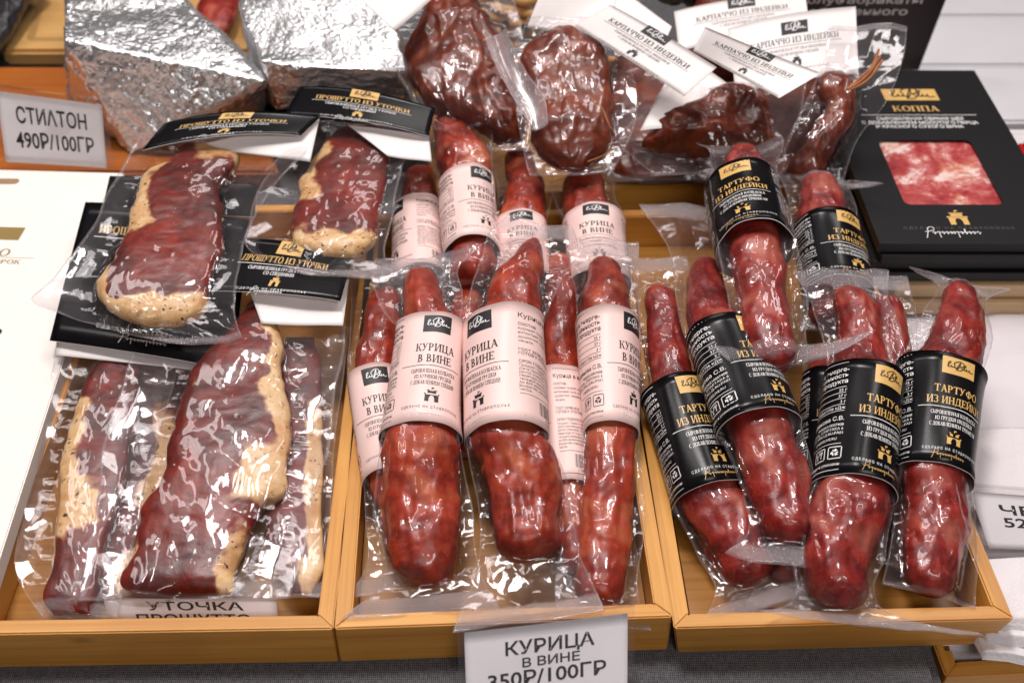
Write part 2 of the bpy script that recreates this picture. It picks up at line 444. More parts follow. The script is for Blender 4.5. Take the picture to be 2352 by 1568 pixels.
G = {
 'К': (stem(.1) + diag(.34, .46, .74, .96, .09) + diag(.46, .56, .78, 0, .20) + ser(.78, 0) + ser(.74, .93, .28), .98),
 'У': (diag(.42, .36, .16, 1, .20) + diag(.24, .0, .70, 1, .09) + ser(.16, .93, .32) + ser(.72, .93, .26) + arc(.20, .10, .12, .10, 90, 330, .09, .08, 8), .90),
 'Р': (stem(.1) + arc(.34, .72, .40, .28, -90, 90) + bar(.2, .34, .915) + bar(.2, .34, .44), .84),
 'И': (stem(.1) + stem(.74) + diag(.27, .06, .76, .94, .09), 1.06),
 'Ц': (stem(.1) + stem(.66) + bar(.2, .95, 0) + [R(.91, -.2, 1.0, .085)], 1.06),
 'А': (diag(.16, 0, .45, 1, .09) + diag(.78, 0, .45, 1, .21) + bar(.26, .66, .30) + ser(.15, 0, .26) + ser(.79, 0, .30), .96),
 'В': (stem(.1) + arc(.34, .745, .34, .255, -90, 90) + arc(.36, .26, .42, .26, -90, 90) + bar(.2, .35, .915) + bar(.2, .36, .47) + bar(.2, .36, 0), .88),
 'Н': (stem(.1) + stem(.72) + bar(.2, .8, .47), 1.04),
 'Е': (stem(.1) + bar(.2, .74, .915) + bar(.2, .76, 0) + bar(.2, .56, .47) + drop(.70, 1, .24) + drop(.72, 0, -.26) + drop(.53, .62, .24), .84),
 'Т': (stem(.36, tp=0) + bar(.04, .86, .915) + drop(.03, 1, .26) + drop(.81, 1, .26), .92),
 'Ф': (stem(.46) + arc(.555, .5, .50, .36, 0, 360, n=24), 1.12),
 'О': (arc(.5, .5, .46, .53, 0, 360, n=24), 1.0),
 'С': (arc(.5, .5, .45, .53, 48, 318, n=20) + drop(.76, .98, .3), .90),
 'З': (arc(.34, .74, .34, .28, -90, 150) + arc(.34, .27, .40, .29, -150, 90), .82),
 'Д': (diag(.2, .06, .34, .98, .09) + stem(.66, 0, 1, 0, 0) + bar(.28, .92, .915) + bar(.04, 1.0, 0) + [R(.04, -.2, .12, .06), R(.92, -.2, 1.0, .06)], 1.04),
 'П': (stem(.1) + stem(.70) + bar(.2, .8, .915), 1.02),
 'Ш': (stem(.1) + stem(.54) + stem(.98) + bar(.2, 1.1, 0), 1.3),
 'Ч': (stem(.64) + arc(.48, .78, .38, .36, 180, 292) + stem(.1, .74, 1, 1, 0), .98),
 'Я': (stem(.62) + arc(.60, .72, .44, .28, 90, 270) + bar(.58, .72, .915) + bar(.58, .72, .44) + diag(.22, 0, .50, .48, .17) + ser(.18, 0, .28), .94),
 'Л': (diag(.18, .02, .34, .96, .09) + stem(.66) + bar(.28, .8, .915) + arc(.13, .08, .1, .08, 180, 360, .09, .08, 6), .98),
 'М': (stem(.1, w=.09) + stem(.95, w=T_) + diag(.56, .02, .18, .97, .20) + diag(.56, .02, .96, .97, .09), 1.3),
 'Г': (stem(.1) + bar(.2, .72, .915) + drop(.67, 1, .26), .76),
 'Ы': (stem(.1) + arc(.34, .27, .40, .27, -90, 90) + bar(.2, .35, .46) + bar(.2, .36, 0) + stem(.92), 1.24),
 'Ь': (stem(.1) + arc(.34, .27, .40, .27, -90, 90) + bar(.2, .35, .46) + bar(.2, .36, 0), .82),
 'Б': (stem(.1) + arc(.34, .27, .42, .27, -90, 90) + bar(.2, .35, .46) + bar(.2, .36, 0) + bar(.2, .70, .915) + drop(.66, 1, .22), .86),
 'Ю': (stem(.1) + bar(.2, .5, .47) + arc(.82, .5, .40, .53, 0, 360, n=20), 1.28),
 ' ': ([], .42),
}
G['Й'] = (G['И'][0] + arc(.52, 1.22, .2, .14, 180, 360, .07, .08, 8), 1.06)
def serif(txt):
    x = 0; V = []; F = []; lift = []
    for ch in txt:
        polys, adv = G[ch]
        for k, q in enumerate(polys):
            F.append(list(range(len(V), len(V) + 4))); V += [(x + a, b) for a, b in q]; lift += [k % 9] * 4
        x += adv
    return np.array(V), F, np.array(lift) * 4e-6
SANS = {}
def sans(txt, bold=0.0, space=1.0):
    key = (txt, bold, space)
    if key not in SANS:
        c = bpy.data.curves.new('lettering', 'FONT'); c.body = txt; c.offset = bold; c.resolution_u = 3; c.space_character = space
        o = bpy.data.objects.new('lettering', c); COL.objects.link(o)
        me = bpy.data.meshes.new_from_object(o.evaluated_get(bpy.context.evaluated_depsgraph_get()))
        a = np.empty(len(me.vertices) * 3, 'f'); me.vertices.foreach_get('co', a)
        V = a.reshape(-1, 3)[:, :2].astype(float); F = [list(p.vertices) for p in me.polygons]
        bpy.data.objects.remove(o); bpy.data.curves.remove(c); bpy.data.meshes.remove(me)
        SANS[key] = (V, F, np.zeros(len(V)))
    return SANS[key]
def stroke(pts, w):
    p, _ = catmull(np.c_[np.array(pts, float), np.zeros(len(pts))], max(10, len(pts) * 5))
    p = p[:, :2]; d = np.gradient(p, axis=0); d /= np.linalg.norm(d, axis=1)[:, None] + 1e-9
    nrm = np.c_[-d[:, 1], d[:, 0]] * w / 2
    V = np.concatenate([p + nrm, p - nrm]); n = len(p)
    return V, [[i, i + 1, n + i + 1, n + i] for i in range(n - 1)], np.linspace(0, 2e-5, n).repeat(1).tolist() * 2
class Design:
    """flat artwork: pieces (vertices in mm, faces, material slot, lift)"""
    def __init__(s): s.p = []
    def add(s, V, F, mat, lift): s.p.append((np.asarray(V, float), F, mat, np.asarray(lift, float)))
    def text(s, kind, txt, u, v, w, h, mat, align='c', lift=1.8e-4, bold=0.0, space=1.0, rot=0):
        V, F, l = serif(txt) if kind == 'serif' else sans(txt, bold, space)
        V = V.copy(); x0, x1 = V[:, 0].min(), V[:, 0].max()
        cap = 1.0 if kind == 'serif' else 0.70
        V[:, 1] = V[:, 1] / cap * h
        sx = w / (x1 - x0) if w else h / cap
        V[:, 0] = (V[:, 0] - x0) * sx; W = (x1 - x0) * sx
        V[:, 0] += {'c': -W / 2, 'l': 0, 'r': -W}[align] + u; V[:, 1] += v - h / 2
        s.add(V, F, mat, l + lift)
    def rect(s, u, v, w, h, mat, lift=1e-4):
        n = max(2, int(w / 2.5) + 1); x = np.linspace(u - w / 2, u + w / 2, n)
        V = np.r_[np.c_[x, np.full(n, v - h / 2)], np.c_[x, np.full(n, v + h / 2)]]
        s.add(V, [[i, i + 1, n + i + 1, n + i] for i in range(n - 1)], mat, np.full(2 * n, lift))
    def line(s, pts, u, v, k, w, mat, lift=4.0e-4):
        V, F, l = stroke(pts, w / k)
        s.add(V * k + np.array([u, v]), F, mat, np.array(l) + lift)
    def poly(s, pts, u, v, k, mat, lift=1.6e-4):
        V = np.array(pts, float) * k + np.array([u, v]); s.add(V, [list(range(len(V)))], mat, np.full(len(V), lift))
    def logo(s, u, v, w, h, bgm, fg):
        s.rect(u, v, w, h, bgm)
        k = w / 10
        s.line([(-3.6, -.6), (-3.0, .4), (-2.6, 1.5), (-3.0, 1.4), (-3.3, .1), (-3.1, -.8), (-2.5, -.5), (-2.2, .1), (-2.2, -.6), (-1.6, -.6), (-1.3, .1), (-1.2, -.7), (-.6, -.5)], u, v, k, w * .026, fg)
        s.line([(-.9, -1.6), (-.2, .6), (.4, 2.0), (.2, .4), (-.5, -1.4), (.6, -1.3), (1.1, -.5), (.4, .1), (1.2, .6), (1.5, 1.7), (.6, 2.4), (-.8, 1.9), (-1.6, .9), (-1.2, .3)], u, v, k, w * .026, fg, 4.4e-4)
        s.line([(1.2, -.7), (1.7, .3), (2.0, 1.4), (1.7, 1.2), (1.5, -.1), (1.8, -.8), (2.2, -.3), (2.3, .1), (2.3, -.7), (2.9, -.5), (3.1, 0), (3.2, -.8), (4.4, -.75)], u, v, k, w * .026, fg, 4.8e-4)
    def tower(s, u, v, k, mat):
        for x0, y0, x1, y1 in ((-.5, -.5, -.2, .12), (.2, -.5, .5, .12), (-.56, .14, .56, .24), (-.32, .26, .32, .48), (-.38, .50, .38, .57), (-.04, .59, .02, .80), (.02, .70, .14, .80)):
            s.poly(R(x0, y0, x1, y1), u, v, k, mat)
        s.add(np.array([p for q in arc(0, -.18, .21, .28, 0, 180, .03, .03, 8) for p in q]) * k + np.array([u, v]), [[4 * i, 4 * i + 1, 4 * i + 2, 4 * i + 3] for i in range(8)], mat, np.full(32, 1.9e-4))
        s.poly([(-.2, .12), (.2, .12), (.2, -.1), (.12, .04), (0, .09), (-.12, .04), (-.2, -.1)], u, v, k, mat, 1.7e-4)
    def script(s, u, v, w, mat):
        k = w / 20
        a = [(-9.5, -2.2), (-8.6, .5), (-8.0, 2.6), (-7.0, 2.8), (-6.6, 1.8), (-8.2, .8), (-9.4, .6)]
        s.line(a, u, v, k, w * .010, mat)
        x = -7.4; pts = []
        for i, (c, dx) in enumerate((('u', 1.2), ('y', 1.2), ('n', 1.2), ('a', 1.1), ('i', .9), (' ', .7), ('p', 1.2), ('a', 1.1), ('b', 1.2), ('o', 1.0), ('t', 1.1), ('a', 1.6))):
            hi = 1.9 if c == 'b' else 0.7; lo = -2.0 if c in 'yp' else -0.5
            pts += [(x, .1), (x + dx * .35, hi), (x + dx * .5, lo), (x + dx * .8, .4)]; x += dx
        s.line(pts, u, v, k, w * .009, mat, 4.3e-4)
    def frame(s, u, v, w, h, t, mat):
        for a in ((u, v + h / 2, w - t, t), (u, v - h / 2, w - t, t), (u - w / 2, v, t, h - t), (u + w / 2, v, t, h - t)): s.rect(*a, mat)
    def recycle(s, u, v, k, mat):
        s.frame(u, v, k, k, k * .07, mat)
        for a in (90, 210, 330):
            r = math.radians(a); c, n = math.cos(r), math.sin(r)
            q = [(-.20, .18), (.02, .18), (.02, .30), (.22, .12), (.02, -.04), (.02, .06), (-.14, .06)]
            s.poly([((x * n + (y + .06) * c), (-x * c + (y + .06) * n)) for x, y in q], u, v, k, mat)
    def glassfork(s, u, v, k, mat):
        s.frame(u, v, k, k, k * .07, mat)
        s.line([(-.3, .3), (-.28, .05), (-.15, -.05), (-.02, .05), (0, .3)], u, v, k, k * .06, mat)
        s.line([(-.15, -.05), (-.15, -.3)], u, v, k, k * .06, mat); s.line([(-.27, -.3), (-.03, -.3)], u, v, k, k * .05, mat)
        s.line([(.22, .3), (.22, -.32)], u, v, k, k * .07, mat); s.line([(.12, .3), (.13, .1), (.22, .04), (.31, .1), (.32, .3)], u, v, k, k * .05, mat)

def sleeve_design(kind):
    d = Design(); A, B, C, X = 1, 2, 3, 4       # slots: accent, title, body, script
    d.logo(0, 38, 22, 16, A, 5)
    if kind == 'pink':
        d.text('serif', 'КУРИЦА', 0, 15.5, 30, 6.9, B); d.text('serif', 'В ВИНЕ', 0, 5.2, 25, 6.9, B)
        sub = (('СЫРОВЯЛЕНАЯ КОЛБАСКА', 33), ('ИЗ КУРИНОЙ ГРУДКИ', 27), ('С ДОБАВЛЕНИЕМ СПЕЦИЙ', 32))
    else:
        d.text('serif', 'ТАРТУФО', 0, 15.5, 30, 6.6, B); d.text('serif', 'ИЗ ИНДЕЙКИ', 0, 5.2, 39, 6.6, B)
        sub = (('СЫРОВЯЛЕНАЯ КОЛБАСКА', 33), ('ИЗ ГРУДКИ ИНДЕЙКИ', 27), ('С ДОБАВЛЕНИЕМ ТРЮФЕЛЯ', 34))
    d.rect(-2, -1.2, 46, 0.55, C)
    for k, (tx, w) in enumerate(sub): d.text('serif', tx, 0, -6.3 - 5.2 * k, w, 3.3, C)
    d.tower(0, -28.5, 9.5, A)
    d.text('sans', 'СДЕЛАНО НА СТАВРОПОЛЬЕ', 0, -38, 42, 2.1, C, bold=0.01, space=1.5)
    d.script(0, -43.5, 30, X)
    # nutrition panel on the left of the front
    r = -29
    d.rect(r - 14, 47, 26, 0.45, C)
    for k, tx in enumerate(('Пищевая и энерге-', 'тическая ценность', 'на 100 г продукта')): d.text('sans', tx, r, 40.5 - 5.4 * k, 0, 3.7, C, 'r', bold=0.012)
    for k, tx in enumerate(('25 г', '37 г', '3 г', '415 ккал/1736 кДж')):
        d.rect(r - 14, 24.5 - 5.2 * k, 27, 0.4, C); d.text('sans', tx, r, 21.6 - 5.2 * k, 0, 2.5, C, 'r', bold=0.004)
    d.rect(r - 14, 3.4, 27, 0.4, C)
    d.text('sans', 'ИП Чудинова С.В.', r, -3.2, 0, 3.4, C, 'r', bold=0.004)
    for k, tx in enumerate(('000026510007408', 'СТАВРОПОЛЬ, СПАРТАКА 6', 'ТС ЕАЭС №RU Д-RU.РА01')): d.text('sans', tx, r, -8.6 - 3.5 * k, 0, 2.1, C, 'r', bold=0.004)
    d.text('sans', 'CHEESELIVE.RU', r - 14, -20.3, 0, 2.1, C, 'c', bold=0.004)
    d.rect(r - 14, -24.5, 27, 0.4, C)
    d.recycle(r - 4.5, -32, 9.5, C); d.glassfork(r - 17, -32, 9.5, C)
    d.text('sans', 'Для изготовления и упаковки:', r, -41.5, 0, 2.1, C, 'r', bold=0.004); d.rect(r - 14, -46, 27, 0.4, C)
    # composition panel on the right
    l = 27
    d.rect(l + 13, 46, 26, 0.4, C)
    if kind == 'pink':
        d.text('sans', 'Курица в вине', l, 39.5, 0, 3.8, C, 'l', bold=0.004)
        body = (('СОСТАВ:', 1), ('куриная грудка, курдючный', 0), ('нитритная соль, специи,', 0), ('душистый, кардамон,', 0), ('чеснок.', 0))
    else:
        d.text('sans', 'Тартуфо', l, 41, 0, 3.8, C, 'l', bold=0.004); d.text('sans', 'из индейки', l, 36, 0, 3.8, C, 'l', bold=0.004)
        body = (('СОСТАВ:', 1), ('грудка индейки, трюфель,', 0), ('нитритная соль, перец,', 0), ('душистый.', 0))
    v = 32
    for tx, b in body: d.text('sans', tx, l, v, 0, 2.1, 6, 'l', bold=0.012 if b else 0.0); v -= 3.6
    v = 10
    for tx in ('ГОСТ 33708-2015', 'ГОТОВ К УПОТРЕБЛЕНИЮ', '', 'СРОК ГОДНОСТИ'):
        if tx: d.text('sans', tx, l, v, 0, 2.2, 6, 'l', bold=0.012)
        v -= 3.3
    for tx in ('Продукт годен в течение', 'Дата производства с', 'датой упаковки. Хранить', 'пературе от 0 до +4', 'тельной влажности воз', 'до 85% включительно', 'вскрытия упаковки до', 'часов.'):
        d.text('sans', tx, l, v, 0, 2.0, 6, 'l', bold=0.0); v -= 2.9
    d.rect(l + 13, -27, 26, 0.4, C)
    rr = random.Random(3); x = l + 14.5
    while x < l + 27:
        w = rr.choice((.3, .5, .8)); d.rect(x + w / 2, -35, w, 11, 6); x += w + rr.choice((.3, .5, .7))
    d.text('sans', '468720', l + 24, -42.5, 0, 1.8, 6, bold=0.004); d.rect(l + 13, -45.5, 26, 0.4, C)
    return d
def card_design(kind):
    d = Design(); A, B, C, X = 1, 2, 3, 4
    title = {'duck': 'ПРОШУТТО ИЗ УТОЧКИ', 'carp': 'КАРПАЧЧО ИЗ ИНДЕЙКИ'}[kind]
    d.logo(0, 17, 21, 11.5, A, 5)
    d.text('serif', title, 0, 6, 70, 5.4, B); d.rect(0, 1.4, 74, 0.45, C)
    if kind == 'duck':
        d.text('serif', 'СЫРОВЯЛЕННАЯ ГРУДКА УТОЧКИ', 0, -2, 52, 2.8, C); d.text('serif', 'СО СПЕЦИЯМИ', 0, -6, 24, 2.8, C)
    else:
        d.text('serif', 'СЫРОВЯЛЕНАЯ ГРУДКА ИНДЕЙКИ', 0, -2, 48, 2.4, 6); d.text('serif', 'С ДОБАВЛЕНИЕМ СПЕЦИЙ', 0, -6, 36, 2.4, 6)
    d.tower(0, -13.5, 7, A)
    d.text('sans', 'СДЕЛАНО НА СТАВРОПОЛЬЕ', 0, -20, 52, 1.7, 6 if kind == 'carp' else C, bold=0.005, space=1.5)
    if kind == 'duck': d.script(0, -22.5, 32, X)
    return d
def tall_card():
    d = Design(); A, B, C, X = 1, 2, 3, 4
    d.logo(0, 52, 21, 13, A, 5); d.text('serif', 'ПРОШУТТО ИЗ УТОЧКИ', 0, 36, 74, 7, B); d.rect(0, 29, 78, .6, C)
    d.tower(0, -36, 8, A)
    d.text('sans', 'СДЕЛАНО НА СТАВРОПОЛЬЕ', 2, -46, 56, 2.4, C, space=1.5); d.script(4, -53, 34, X)
    return d
DES = {'tall': tall_card(), 'pink': sleeve_design('pink'), 'black': sleeve_design('black'), 'duck': card_design('duck'), 'carp': card_design('carp')}
SLOTS = {'pink': ['pink', 'ink', 'ink', 'ink', 'whiteink', 'whiteink', 'inkgrey', 'inner'],
         'black': ['black', 'gold', 'gold', 'whiteink', 'gold', 'ink', 'whiteink', 'inner'],
         'tall': ['black', 'gold', 'gold', 'whiteink', 'whiteink', 'ink', 'whiteink', 'white'],
         'duck': ['black', 'gold', 'gold', 'whiteink', 'whiteink', 'ink', 'whiteink', 'white'],
         'carp': ['white', 'ink', 'ink', 'ink', 'ink', 'whiteink', 'inkgrey', 'white']}
def apply_design(d, surf, V, F, mi, nv):
    for Q, faces, mat, lift in d.p:
        V.append(surf(Q[:, 0] * 1e-3, Q[:, 1] * 1e-3, lift))
        F += [[i + nv for i in f] for f in faces]; mi += [mat] * len(faces); nv += len(Q)
    return nv

# ------------------------------------------------------------------ products
UP = np.array([0, -0.35, 1.0]); UP /= np.linalg.norm(UP)
class Spine:
    """centre line, half widths and frame of a piece of meat, from frame positions and heights"""
    def __init__(s, keys, n=150, flat=0.9, lateral='perp', cap=True, blunt=False, sharp=False):
        K = []
        for k in keys:
            p = P(k[0], k[1], k[2]); K.append([*p, pxm(k[3], p)])
        if blunt:
            mx = max(k[3] for k in K); K[-1][3] = max(K[-1][3], .74 * mx)
            if not sharp: K[0][3] = max(K[0][3], .52 * mx)
            for k in K: k[3] *= .95
        C, arc_ = catmull(K, n)
        s.p, s.hw, s.s = C[:, :3], np.maximum(C[:, 3], 1e-4), arc_
        s.len = arc_[-1]
        tg = np.gradient(s.p, s.s, axis=0); s.T = tg / np.linalg.norm(tg, axis=1)[:, None]
        if lateral == 'x':
            s.L = np.tile([1.0, 0, 0], (n, 1))
            s.N = np.cross(s.T, s.L); s.N /= np.linalg.norm(s.N, axis=1)[:, None]
            s.N *= np.sign(s.N[:, 2])[:, None]
        else:
            N = UP - (s.T @ UP)[:, None] * s.T; s.N = N / np.linalg.norm(N, axis=1)[:, None]
            s.L = np.cross(s.T, s.N); s.L *= np.sign(s.L[:, 0])[:, None]
        if cap:
            for d in (s.s, s.len - s.s):
                c = s.hw.max() * (0.5 if blunt else 0.75)
                s.hw = s.hw * np.where(d < c, np.sqrt(np.clip(1 - ((c - d) / c) ** 2, 0.0, 1)) * 0.98 + 0.02, 1)
        s.th = s.hw * flat
    def at(s, f):
        i = np.clip(f, 0, 1) * (len(s.s) - 1); j = int(min(i, len(s.s) - 2)); t = i - j
        g = lambda a: a[j] * (1 - t) + a[j + 1] * t
        return g(s.p), g(s.hw), g(s.T), g(s.L), g(s.N)

def meat_shape(V, lump, fine, freq, seed):
    """lumps and shrunken wrinkles, as a share of the radius"""
    w = V * np.array([3.2, 1.0, 1.6]) * freq * 1.3
    return (lump * fbm(V * freq, 2, seed) + lump * .85 * np.minimum(ridged(w, 2, seed + 31) - .62, .12)
            + fine * fbm(V * freq * 5, 3, seed + 5))
def body_mesh(name, spn, mat, parent, seed, m=72, lump=0.16, fine=0.045, fat=None, power=2.2, freq=24, damp=None):
    spn.shape = (lump, fine, freq, seed, damp, power)
    n = len(spn.s); th = np.linspace(0, 2 * math.pi, m, endpoint=False)
    c, s = np.cos(th), np.sin(th)
    cc = np.sign(c) * np.abs(c) ** (2 / power); ss = np.sign(s) * np.abs(s) ** (2 / power)
    V = spn.p[:, None] + spn.L[:, None] * (spn.hw[:, None] * cc)[..., None] + spn.N[:, None] * (spn.th[:, None] * ss)[..., None]
    dirv = V - spn.p[:, None]; r = np.linalg.norm(dirv, axis=-1, keepdims=True); dirv = dirv / np.maximum(r, 1e-6)
    disp = meat_shape(V, lump, fine, freq, seed)
    if damp is not None: disp = disp * damp[:, None]
    V = V + dirv * (disp * np.minimum(spn.hw, spn.th)[:, None])[..., None]
    at = None
    if fat is not None:
        f = np.broadcast_to(np.linspace(0, 1, n)[:, None], (n, m)); t = np.broadcast_to(cc[None], (n, m))
        at = {'fat': np.clip(fat(f + .05 * fbm(V * 28, 3, seed + 3), t + .34 * fbm(V * 24, 4, seed + 6)) + 0.42 * fbm(V * 75, 4, seed + 9), 0, 1)}
    V2 = np.concatenate([V.reshape(-1, 3), spn.p[:1], spn.p[-1:]])
    F = [tuple(q) for q in grid_faces(n, m, True)]
    F += [(n * m, (j + 1) % m, j) for j in range(m)] + [(n * m + 1, (n - 1) * m + j, (n - 1) * m + (j + 1) % m) for j in range(m)]
    if at: at = {'fat': np.concatenate([at['fat'].ravel(), at['fat'][0, :1], at['fat'][-1, :1]])}
    return mesh_obj(name, V2, F, mat, parent, attrs=at)

def film_mesh(parent, meatsp, rows, seed, lateral='perp', ns=200, nt=96, seals=(0.012, 0.012), wr=1.0, wave=1.0, mat='film', name='vacuum_bag', tail=0.45, world_rows=False, curl=(0, 0)):
    """a clear bag drawn over the meat: two welded sheets that follow the meat and crumple outside it"""
    K = []
    for k in rows:
        if world_rows: K.append(k)
        else:
            p = P(k[0], k[1], k[2]); K.append([*p, pxm(k[3], p), pxm(k[4], p)])
    C, arc_ = catmull(K, ns)
    p, wl, wrr = C[:, :3], C[:, 3], C[:, 4]
    T = np.gradient(p, arc_, axis=0); T /= np.linalg.norm(T, axis=1)[:, None]
    if lateral == 'x':
        L = np.tile([1.0, 0, 0], (ns, 1)); N = np.cross(T, L); N /= np.linalg.norm(N, axis=1)[:, None]; N *= np.sign(N[:, 2])[:, None]
    else:
        N = UP - (T @ UP)[:, None] * T; N /= np.linalg.norm(N, axis=1)[:, None]
        L = np.cross(T, N); L *= np.sign(L[:, 0])[:, None]
    if meatsp is not None and lateral == 'perp':
        jj = ((p[:, None] - meatsp.p[None]) ** 2).sum(-1).argmin(1); kk = np.ones(25) / 25
        L = np.stack([np.convolve(np.pad(meatsp.L[jj][:, c], 12, 'edge'), kk, 'valid') for c in range(3)], -1); L /= np.linalg.norm(L, axis=1)[:, None]
        N = np.stack([np.convolve(np.pad(meatsp.N[jj][:, c], 12, 'edge'), kk, 'valid') for c in range(3)], -1); N /= np.linalg.norm(N, axis=1)[:, None]
        wl = np.maximum(wl, 1e-3); wrr = np.maximum(wrr, 1e-3)
    t = np.linspace(-1, 1, nt); t = np.sign(t) * np.abs(t) ** 0.9
    lat = np.where(t[None] < 0, t[None] * wl[:, None], t[None] * wrr[:, None])
    # crumpled outline
    e1 = 1 + 0.07 * wave * fbm(np.stack([arc_ * 11, np.zeros(ns), np.full(ns, seed * 1.0)], -1), 3, seed)[:, None] * np.abs(t)[None] ** 3
    B = p[:, None] + L[:, None] * (lat * e1)[..., None]
    NN = np.broadcast_to(N[:, None], B.shape)
    if meatsp is not None:
        flat = B.reshape(-1, 3)
        d2 = ((flat[:, None, ::1] - meatsp.p[None, ::2]) ** 2).sum(-1)
        j = (d2.argmin(1)) * 2
        c = meatsp.p[j]; rel = flat - c
        Lm, Nm, Tm = meatsp.L[j], meatsp.N[j], meatsp.T[j]
        la = (rel * Lm).sum(1); lo = (rel * Tm).sum(1)
        hw, th = meatsp.hw[j], meatsp.th[j]
        end = (j < 2) | (j >= len(meatsp.s) - 3)
        exc = np.where(end, np.abs(lo), 0)
        u = np.abs(la) / np.maximum(hw, 1e-4)
        out = np.hypot(np.maximum(np.abs(la) - hw * 0.97, 0), exc)
        g = np.where(u < 0.94, np.sqrt(np.clip(1 - np.minimum(u, 0.94) ** 2, 0, 1)), 0.34)
        thm = np.where(out > 0, np.maximum(th, 0.35 * meatsp.th.max()), th)
        top = np.where(out <= 1e-9, th * g, 0)
        tl = np.where(out > 0, thm * 0.34 * np.exp(-out / (0.016 * tail)), 0)
        base = -(rel * Nm).sum(1) * np.exp(-out / 0.02)
        if hasattr(meatsp, 'shape'):
            lp, fi, fq, sd, dm, pw = meatsp.shape
            uu_ = np.minimum(u, .985); g = (1 - uu_ ** pw) ** (1 / pw)
            dv = Lm * (hw * uu_ * np.sign(la))[:, None] + Nm * (th * g)[:, None]
            V0 = c + dv
            ds = meat_shape(V0, lp, fi, fq, sd) * np.minimum(hw, th)
            if dm is not None: ds = ds * dm[j]
            rr_ = np.linalg.norm(dv, axis=1)
            top = np.where(out <= 1e-9, (th * g) * (1 + ds / np.maximum(rr_, 1e-4)), 0)
            tl = np.where(out <= 1e-9, 0, tl * (1 + .5 * lp))
        hgt = np.maximum(top, tl) + 0.0007
        sh = (ns, nt)
        hgt, base, out, la_ = hgt.reshape(sh), base.reshape(sh), out.reshape(sh), la.reshape(sh)
        def soft(a, k=2):
            p_ = np.pad(a, ((k, k), (0, 0)), 'edge'); return sum(p_[i:i + ns] for i in range(2 * k + 1)) / (2 * k + 1)
        hgt, base = soft(hgt), soft(base)
        onm = (out <= 1e-9)
        NN = np.where(np.exp(-out / 0.015)[..., None] > 0.5, Nm.reshape(*sh, 3), NN)
    else:
        hgt = np.full((ns, nt), 0.0005); base = np.zeros((ns, nt)); out = np.full((ns, nt), 0.01); onm = out < 0
    q = B * 1.0
    s2 = np.broadcast_to(arc_[:, None], (ns, nt))
    # tension folds running out from the meat edge + sharp random creases
    folds = ridged(np.stack([s2 * 42, out * 9 + lat * 5, np.full_like(s2, seed)], -1), 2, seed)
    wq = q * 30 + 0.5 * np.stack([fbm(q * 16, 2, seed), fbm(q * 16, 2, seed + 3), fbm(q * 16, 2, seed + 6)], -1)
    w1, w2 = worley(wq, seed); crease = np.clip(w2 - w1, 0, 1)
    v1, v2 = worley(q * 85 + 0.7 * np.stack([fbm(q * 40, 2, seed + 1), fbm(q * 40, 2, seed + 4), fbm(q * 40, 2, seed + 7)], -1), seed + 2)
    small = np.clip(v2 - v1, 0, 1)
    big = fbm(q * 15, 2, seed + 11)
    rg = ridged(q * 48, 2, seed + 4); rg2 = ridged(q * 110, 2, seed + 8)
    edge = np.exp(-((out - 0.004) / 0.006) ** 2)
    rub = np.minimum(1, out / 0.012)
    patch = sstep(-.25, .35, fbm(q * 22, 2, seed + 15))
    st_ = 0.45 if lateral == 'x' else 0.7
    wx = s2 + .010 * fbm(q * 14, 2, seed + 21); wy = lat + .008 * fbm(q * 14, 2, seed + 22)
    sv = np.stack([lat * 75, s2 * 24, np.full_like(s2, seed)], -1)
    sv = sv + .55 * np.stack([fbm(q * 20, 2, seed + 21), fbm(q * 20, 2, seed + 22), lat * 0], -1)
    rg = ridged(sv, 2, seed + 4)
    an = .25 * math.sin(seed) if lateral == 'x' else seed * 1.3
    ca, sa = math.cos(an), math.sin(an)
    f1 = facet(wx * 45 * st_ + wy * 10, wy * 45 - wx * 6, seed)
    f2 = facet((wx * ca + wy * sa) * 105 * st_, (wy * ca - wx * sa) * 105, seed + 3)
    f3 = facet(wx * 200 * st_, wy * 200, seed + 6)
    ko = 0.7 if lateral == 'x' else 1.0
    kx_ = 0.5 if lateral == 'x' else 1.0
    disp_on = wr * ((0.0018 if lateral == 'x' else 0.0011) * f1 + (0.0014 if lateral == 'x' else 0.0016) * (rg - 0.6) + kx_ * (0.00095 * f2 + 0.00036 * f3) * (.35 + .65 * patch)) + .0005
    disp_off = 0.0036 * wave * big * rub + ko * wr * (0.0040 * (folds - 0.6) * (0.25 + edge) + (0.0032 * f1 + 0.0011 * f2 * (.3 + .7 * patch)) * (.25 + .75 * rub))
    disp_on = np.maximum(disp_on, -0.0005)
    kf = sstep(0, 0.003, out); disp = disp_on * (1 - kf) + disp_off * kf
    cu = curl[0] * np.maximum(-t, 0)[None] ** 2 + curl[1] * np.maximum(t, 0)[None] ** 2
    topV = B + NN * (base + hgt + disp + cu)[..., None]
    botV = B + NN * (base - np.where(onm, hgt, 0.0003) + disp * 0.9 + cu - 0.0002)[..., None]
    V = np.concatenate([topV.reshape(-1, 3), botV.reshape(-1, 3)])
    o = ns * nt
    F = [grid_faces(ns, nt), grid_faces(ns, nt, off=o)[:, ::-1]]
    i = np.arange(ns - 1); jn = np.arange(nt - 1)
    for a in (0, nt - 1):
        F.append(np.stack([i * nt + a, (i + 1) * nt + a, o + (i + 1) * nt + a, o + i * nt + a], -1))
    for r in (0, ns - 1):
        F.append(np.stack([r * nt + jn, r * nt + jn + 1, o + r * nt + jn + 1, o + r * nt + jn], -1))
    F = np.concatenate(F)
    tot = arc_[-1]
